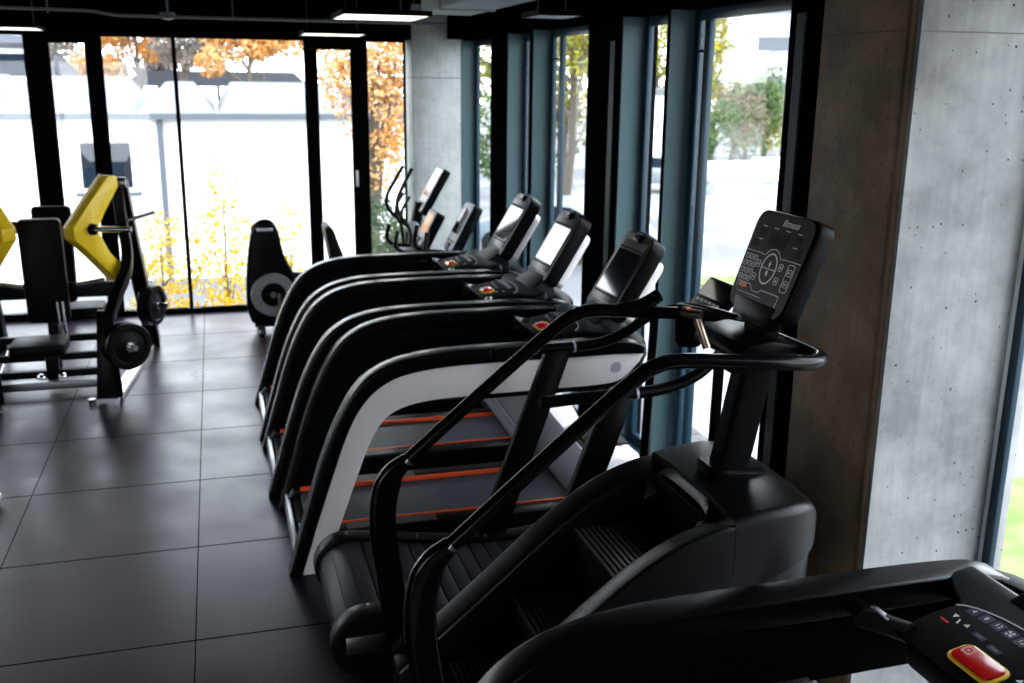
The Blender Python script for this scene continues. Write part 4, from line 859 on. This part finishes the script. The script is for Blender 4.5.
tree('orange_tree', (2.75, 18, GZ), blob(2.75, 18, 2.6, .75, 9, 41)+blob(2.7, 18, 1.6, .6, 6, 42)+[(2.4, 18, 2.9, .4, .4, .4), (3.2, 18, 2.9, .5, .5, .5), (2.8, 18, 1.0, .4, .4, .4), (1.9, 18.2, 2.7, .35, .3, .35), (2.1, 18.1, 2.2, .3, .3, .3)], 2000, .085, 43, LO, 'orange leaved tree with forked trunk close to the concrete column', 'tree', 'autumn trees', .11)
tree('green_bush', (2.8, 16.5, GZ), [(2.6, 16.5, .1, .4, .4, .45), (3.0, 16.5, -.2, .5, .4, .5), (2.7, 16.4, -.8, .6, .5, .6), (2.5, 16.4, .4, .3, .3, .3)], 2200, .06, 44, LD, 'dark green bush under the orange tree by the column', 'bush', None, .04)
for k_, (x_, z_, r_, m_, lb_) in enumerate(((-3.9, 3.3, .9, LO, 'orange autumn tree behind the first narrow casement on the left'), (-1.9, 3.0, .6, LB, 'grey brown tree low behind the roofs left of the thin mullion'), (.4, 4.6, 1.0, LB, 'grey brown tree top above the orange tree by the hanging lamp'))):
    tree('orange_tree' if m_ is LO else 'bare_tree', (x_, 42+k_, GZ), blob(x_, 42+k_, z_, r_*1.3, 10, 71+k_), 1500, .14, 74+k_, m_, lb_, 'tree', None, .1)
# right side, seen between the fins
def pol(az, el, D): a = R(az); return (math.sin(a)*D, math.cos(a)*D, CAM_Z+math.tan(R(el))*D)
def tree_at(name, az, el, D, r, k, n, size, seed, material, label, sq=1.2, group=None, cat_='tree'):
    x, y, z = pol(az, el, D); return tree(name, (x, y, GZ), blob(x, y, z, r, k, seed, sq), n, size, seed, material, label, cat_, group, .12+.02*r)
tree_at('yellow_tree', 15.4, 1.0, 36, 1.9, 12, 1700, .16, 51, LYG, 'yellow green tree seen through the first gap right of the column', group='yellow trees to the right')
tree_at('green_tree', 15.8, -3.0, 28, 1.2, 8, 900, .14, 151, LG, 'green tree low in the first gap right of the column')
tree_at('yellow_tree', 19.2, 1.6, 32, 2.0, 12, 2000, .16, 52, LYG, 'bright yellow tree seen between the second pair of fins', group='yellow trees to the right')
tree_at('brown_tree', 18.9, -2.2, 34, 1.2, 8, 800, .14, 53, LR, 'brownish tree under the bright yellow tree')
tree_at('yellow_tree', 24.2, 1.7, 60, 2.8, 12, 1800, .24, 54, LYG, 'yellow green tree above the white house with two windows', group='yellow trees to the right')
tree_at('yellow_tree', 27.0, 1.3, 66, 2.4, 10, 1500, .22, 55, LYG, 'tall yellow tree at the left edge of the white apartment block', sq=2.0, group='yellow trees to the right')
for k, (az, el, r_, m_, lb) in enumerate(((27.3, -2.6, 1.3, LG, 'green bush leftmost in the widest right window'), (28.3, -1.7, 1.8, LR, 'reddish green bush in the middle of the widest right window'), (29.0, -1.5, 1.6, LG, 'tall pale green bush below the apartment block'), (30.0, -2.4, 1.8, LG, 'green bush rightmost in the widest right window'), (31.0, -2.0, 1.7, LYG, 'yellow green bush partly behind the black pier'))):
    tree_at('green_bush', az, el, 54+2*k, r_*1.15, 9, 1300, .17, 60+k, m_, lb, sq=1.1, cat_='bush')
# white house and apartment block
def boxhouse(name, az0, az1, D, z1, label, rows, cols, depth=8, par=0.0):
    x0, y0, _ = pol(az0, 0, D); x1, y1, _ = pol(az1, 0, D); o = Vector(((x0+x1)/2, (y0+y1)/2, GZ)); ux = Vector((x1-x0, y1-y0, 0)); L_ = ux.length; ux.normalize(); vy = Vector((-ux.y, ux.x, 0))
    M = frame(o, ux, vy); t = thing(name, o, label, 'building'); off = o
    q = lambda p: M @ Vector(p)
    def bx(x0, x1, y0, y1, z0, z1): return MB(off).box(((x0+x1)/2, (y0+y1)/2, (z0+z1)/2), (x1-x0, y1-y0, z1-z0), M)
    H_ = z1-GZ
    bx(-L_/2, L_/2, 0, depth, 0, H_).build('wall', HOUSE, t)
    bx(-L_/2-.2, L_/2+.2, -.2, depth, H_, H_+.25).build('roof', ROOFM, t)
    return t, bx, L_, H_
t, bx, L_, H_ = boxhouse('white_house', 21.5, 26.6, 46, 2.0, 'white flat roofed house with two small stacked windows between the fins', 2, 1)
for z in (H_-1.35, H_-2.2):
    f_ = bx(-.55+.9, .55+.6, -.06, 0, z-.1, z+.7).build('window', mat('white_frame', (.8, .8, .8), .5), t); bx(.45, 1.05, -.08, -.06, z, z+.6).build('pane', WGLASS, f_)
t, bx, L_, H_ = boxhouse('apartment_block', 26.9, 36, 78, 13, 'large pale apartment block with rows of balconies in the widest right window', 4, 3, 14)
for z in (2.6, 5.3, 8.0, 10.8):
    for k, x in enumerate((-1.6, 2.4)):
        bl = bx(x-1.6, x+1.6, -.9, 0, z, z+.15).build('balcony', HOUSE, t)
        bx(x-1.6, x+1.6, -.9, -.86, z+.95, z+1.02).build('balcony_rail', GUTTER, bl)
        bx(x-1.6, x+1.6, -.88, -.86, z+.15, z+.95).build('balcony_screen', mat('pale_screen', (.30, .30, .31), .8), bl)
        bx(x-1.3, x+1.3, -.05, 0, z+1.1, z+2.1).build('window', mat('pale_glass', (.10, .115, .13), .3), t)
    bx(-5.9, -5.2, -.05, 0, z+.5, z+1.8).build('window', mat('pale_glass', (.10, .115, .13), .3), t)
# parked cars, low wall
def car(az, D, rz, paint, label):
    x, y, _ = pol(az, 0, D); o = (x, y, GZ); t = thing('car', o, label, 'car', 'parked cars', rz)
    pr = [(-2.1, .35), (-2.15, .75), (-1.5, .95), (-.85, 1.42), (.7, 1.42), (1.4, .98), (2.0, .9), (2.1, .4)]
    b = MB().prism(pr, -.85, .85).build('body', paint, t, bevel=.08)
    MB().prism([(-1.4, .97), (-.8, 1.35), (.65, 1.35), (1.25, .99)], -.865, .865).build('side_windows', WGLASS, t)
    for xx in (-1.35, 1.35):
        for yy in (-.8, .8): MB().lathe([(.15, -.1), (.33, -.09), (.33, .09), (.15, .1)], (xx, yy, .33), (0, 1, 0), 20).build('wheel', RUBB, t)
    return t
x, y, _ = pol(28.2, 0, 48); tag(MB().box((x, y, GZ+.28), (2.3, .4, .56)).box((x, y, GZ+.6), (2.4, .5, .08)).build('garden_wall', HOUSE, bevel=.02), 'low white garden wall below the bushes in the widest right window', 'wall')
car(24.3, 40, R(-30), mat('silver_car_paint', (.25, .27, .3), .25, .4), 'silver parked car seen between the fins below the white house')
car(19.0, 24, R(-45), mat('blue_grey_car_paint', (.22, .27, .32), .3, .3), 'blue grey parked car seen low in the gap by the second pier')
x, y, _ = pol(30.9, 0, 46); tag(MB().box((x, y, GZ+.45), (2.2, .5, .9)).box((x, y, GZ+.95), (2.4, .7, .1)).build('garden_wall', HOUSE, bevel=.02), 'low pale wall beside the bushes next to the black pier', 'wall')
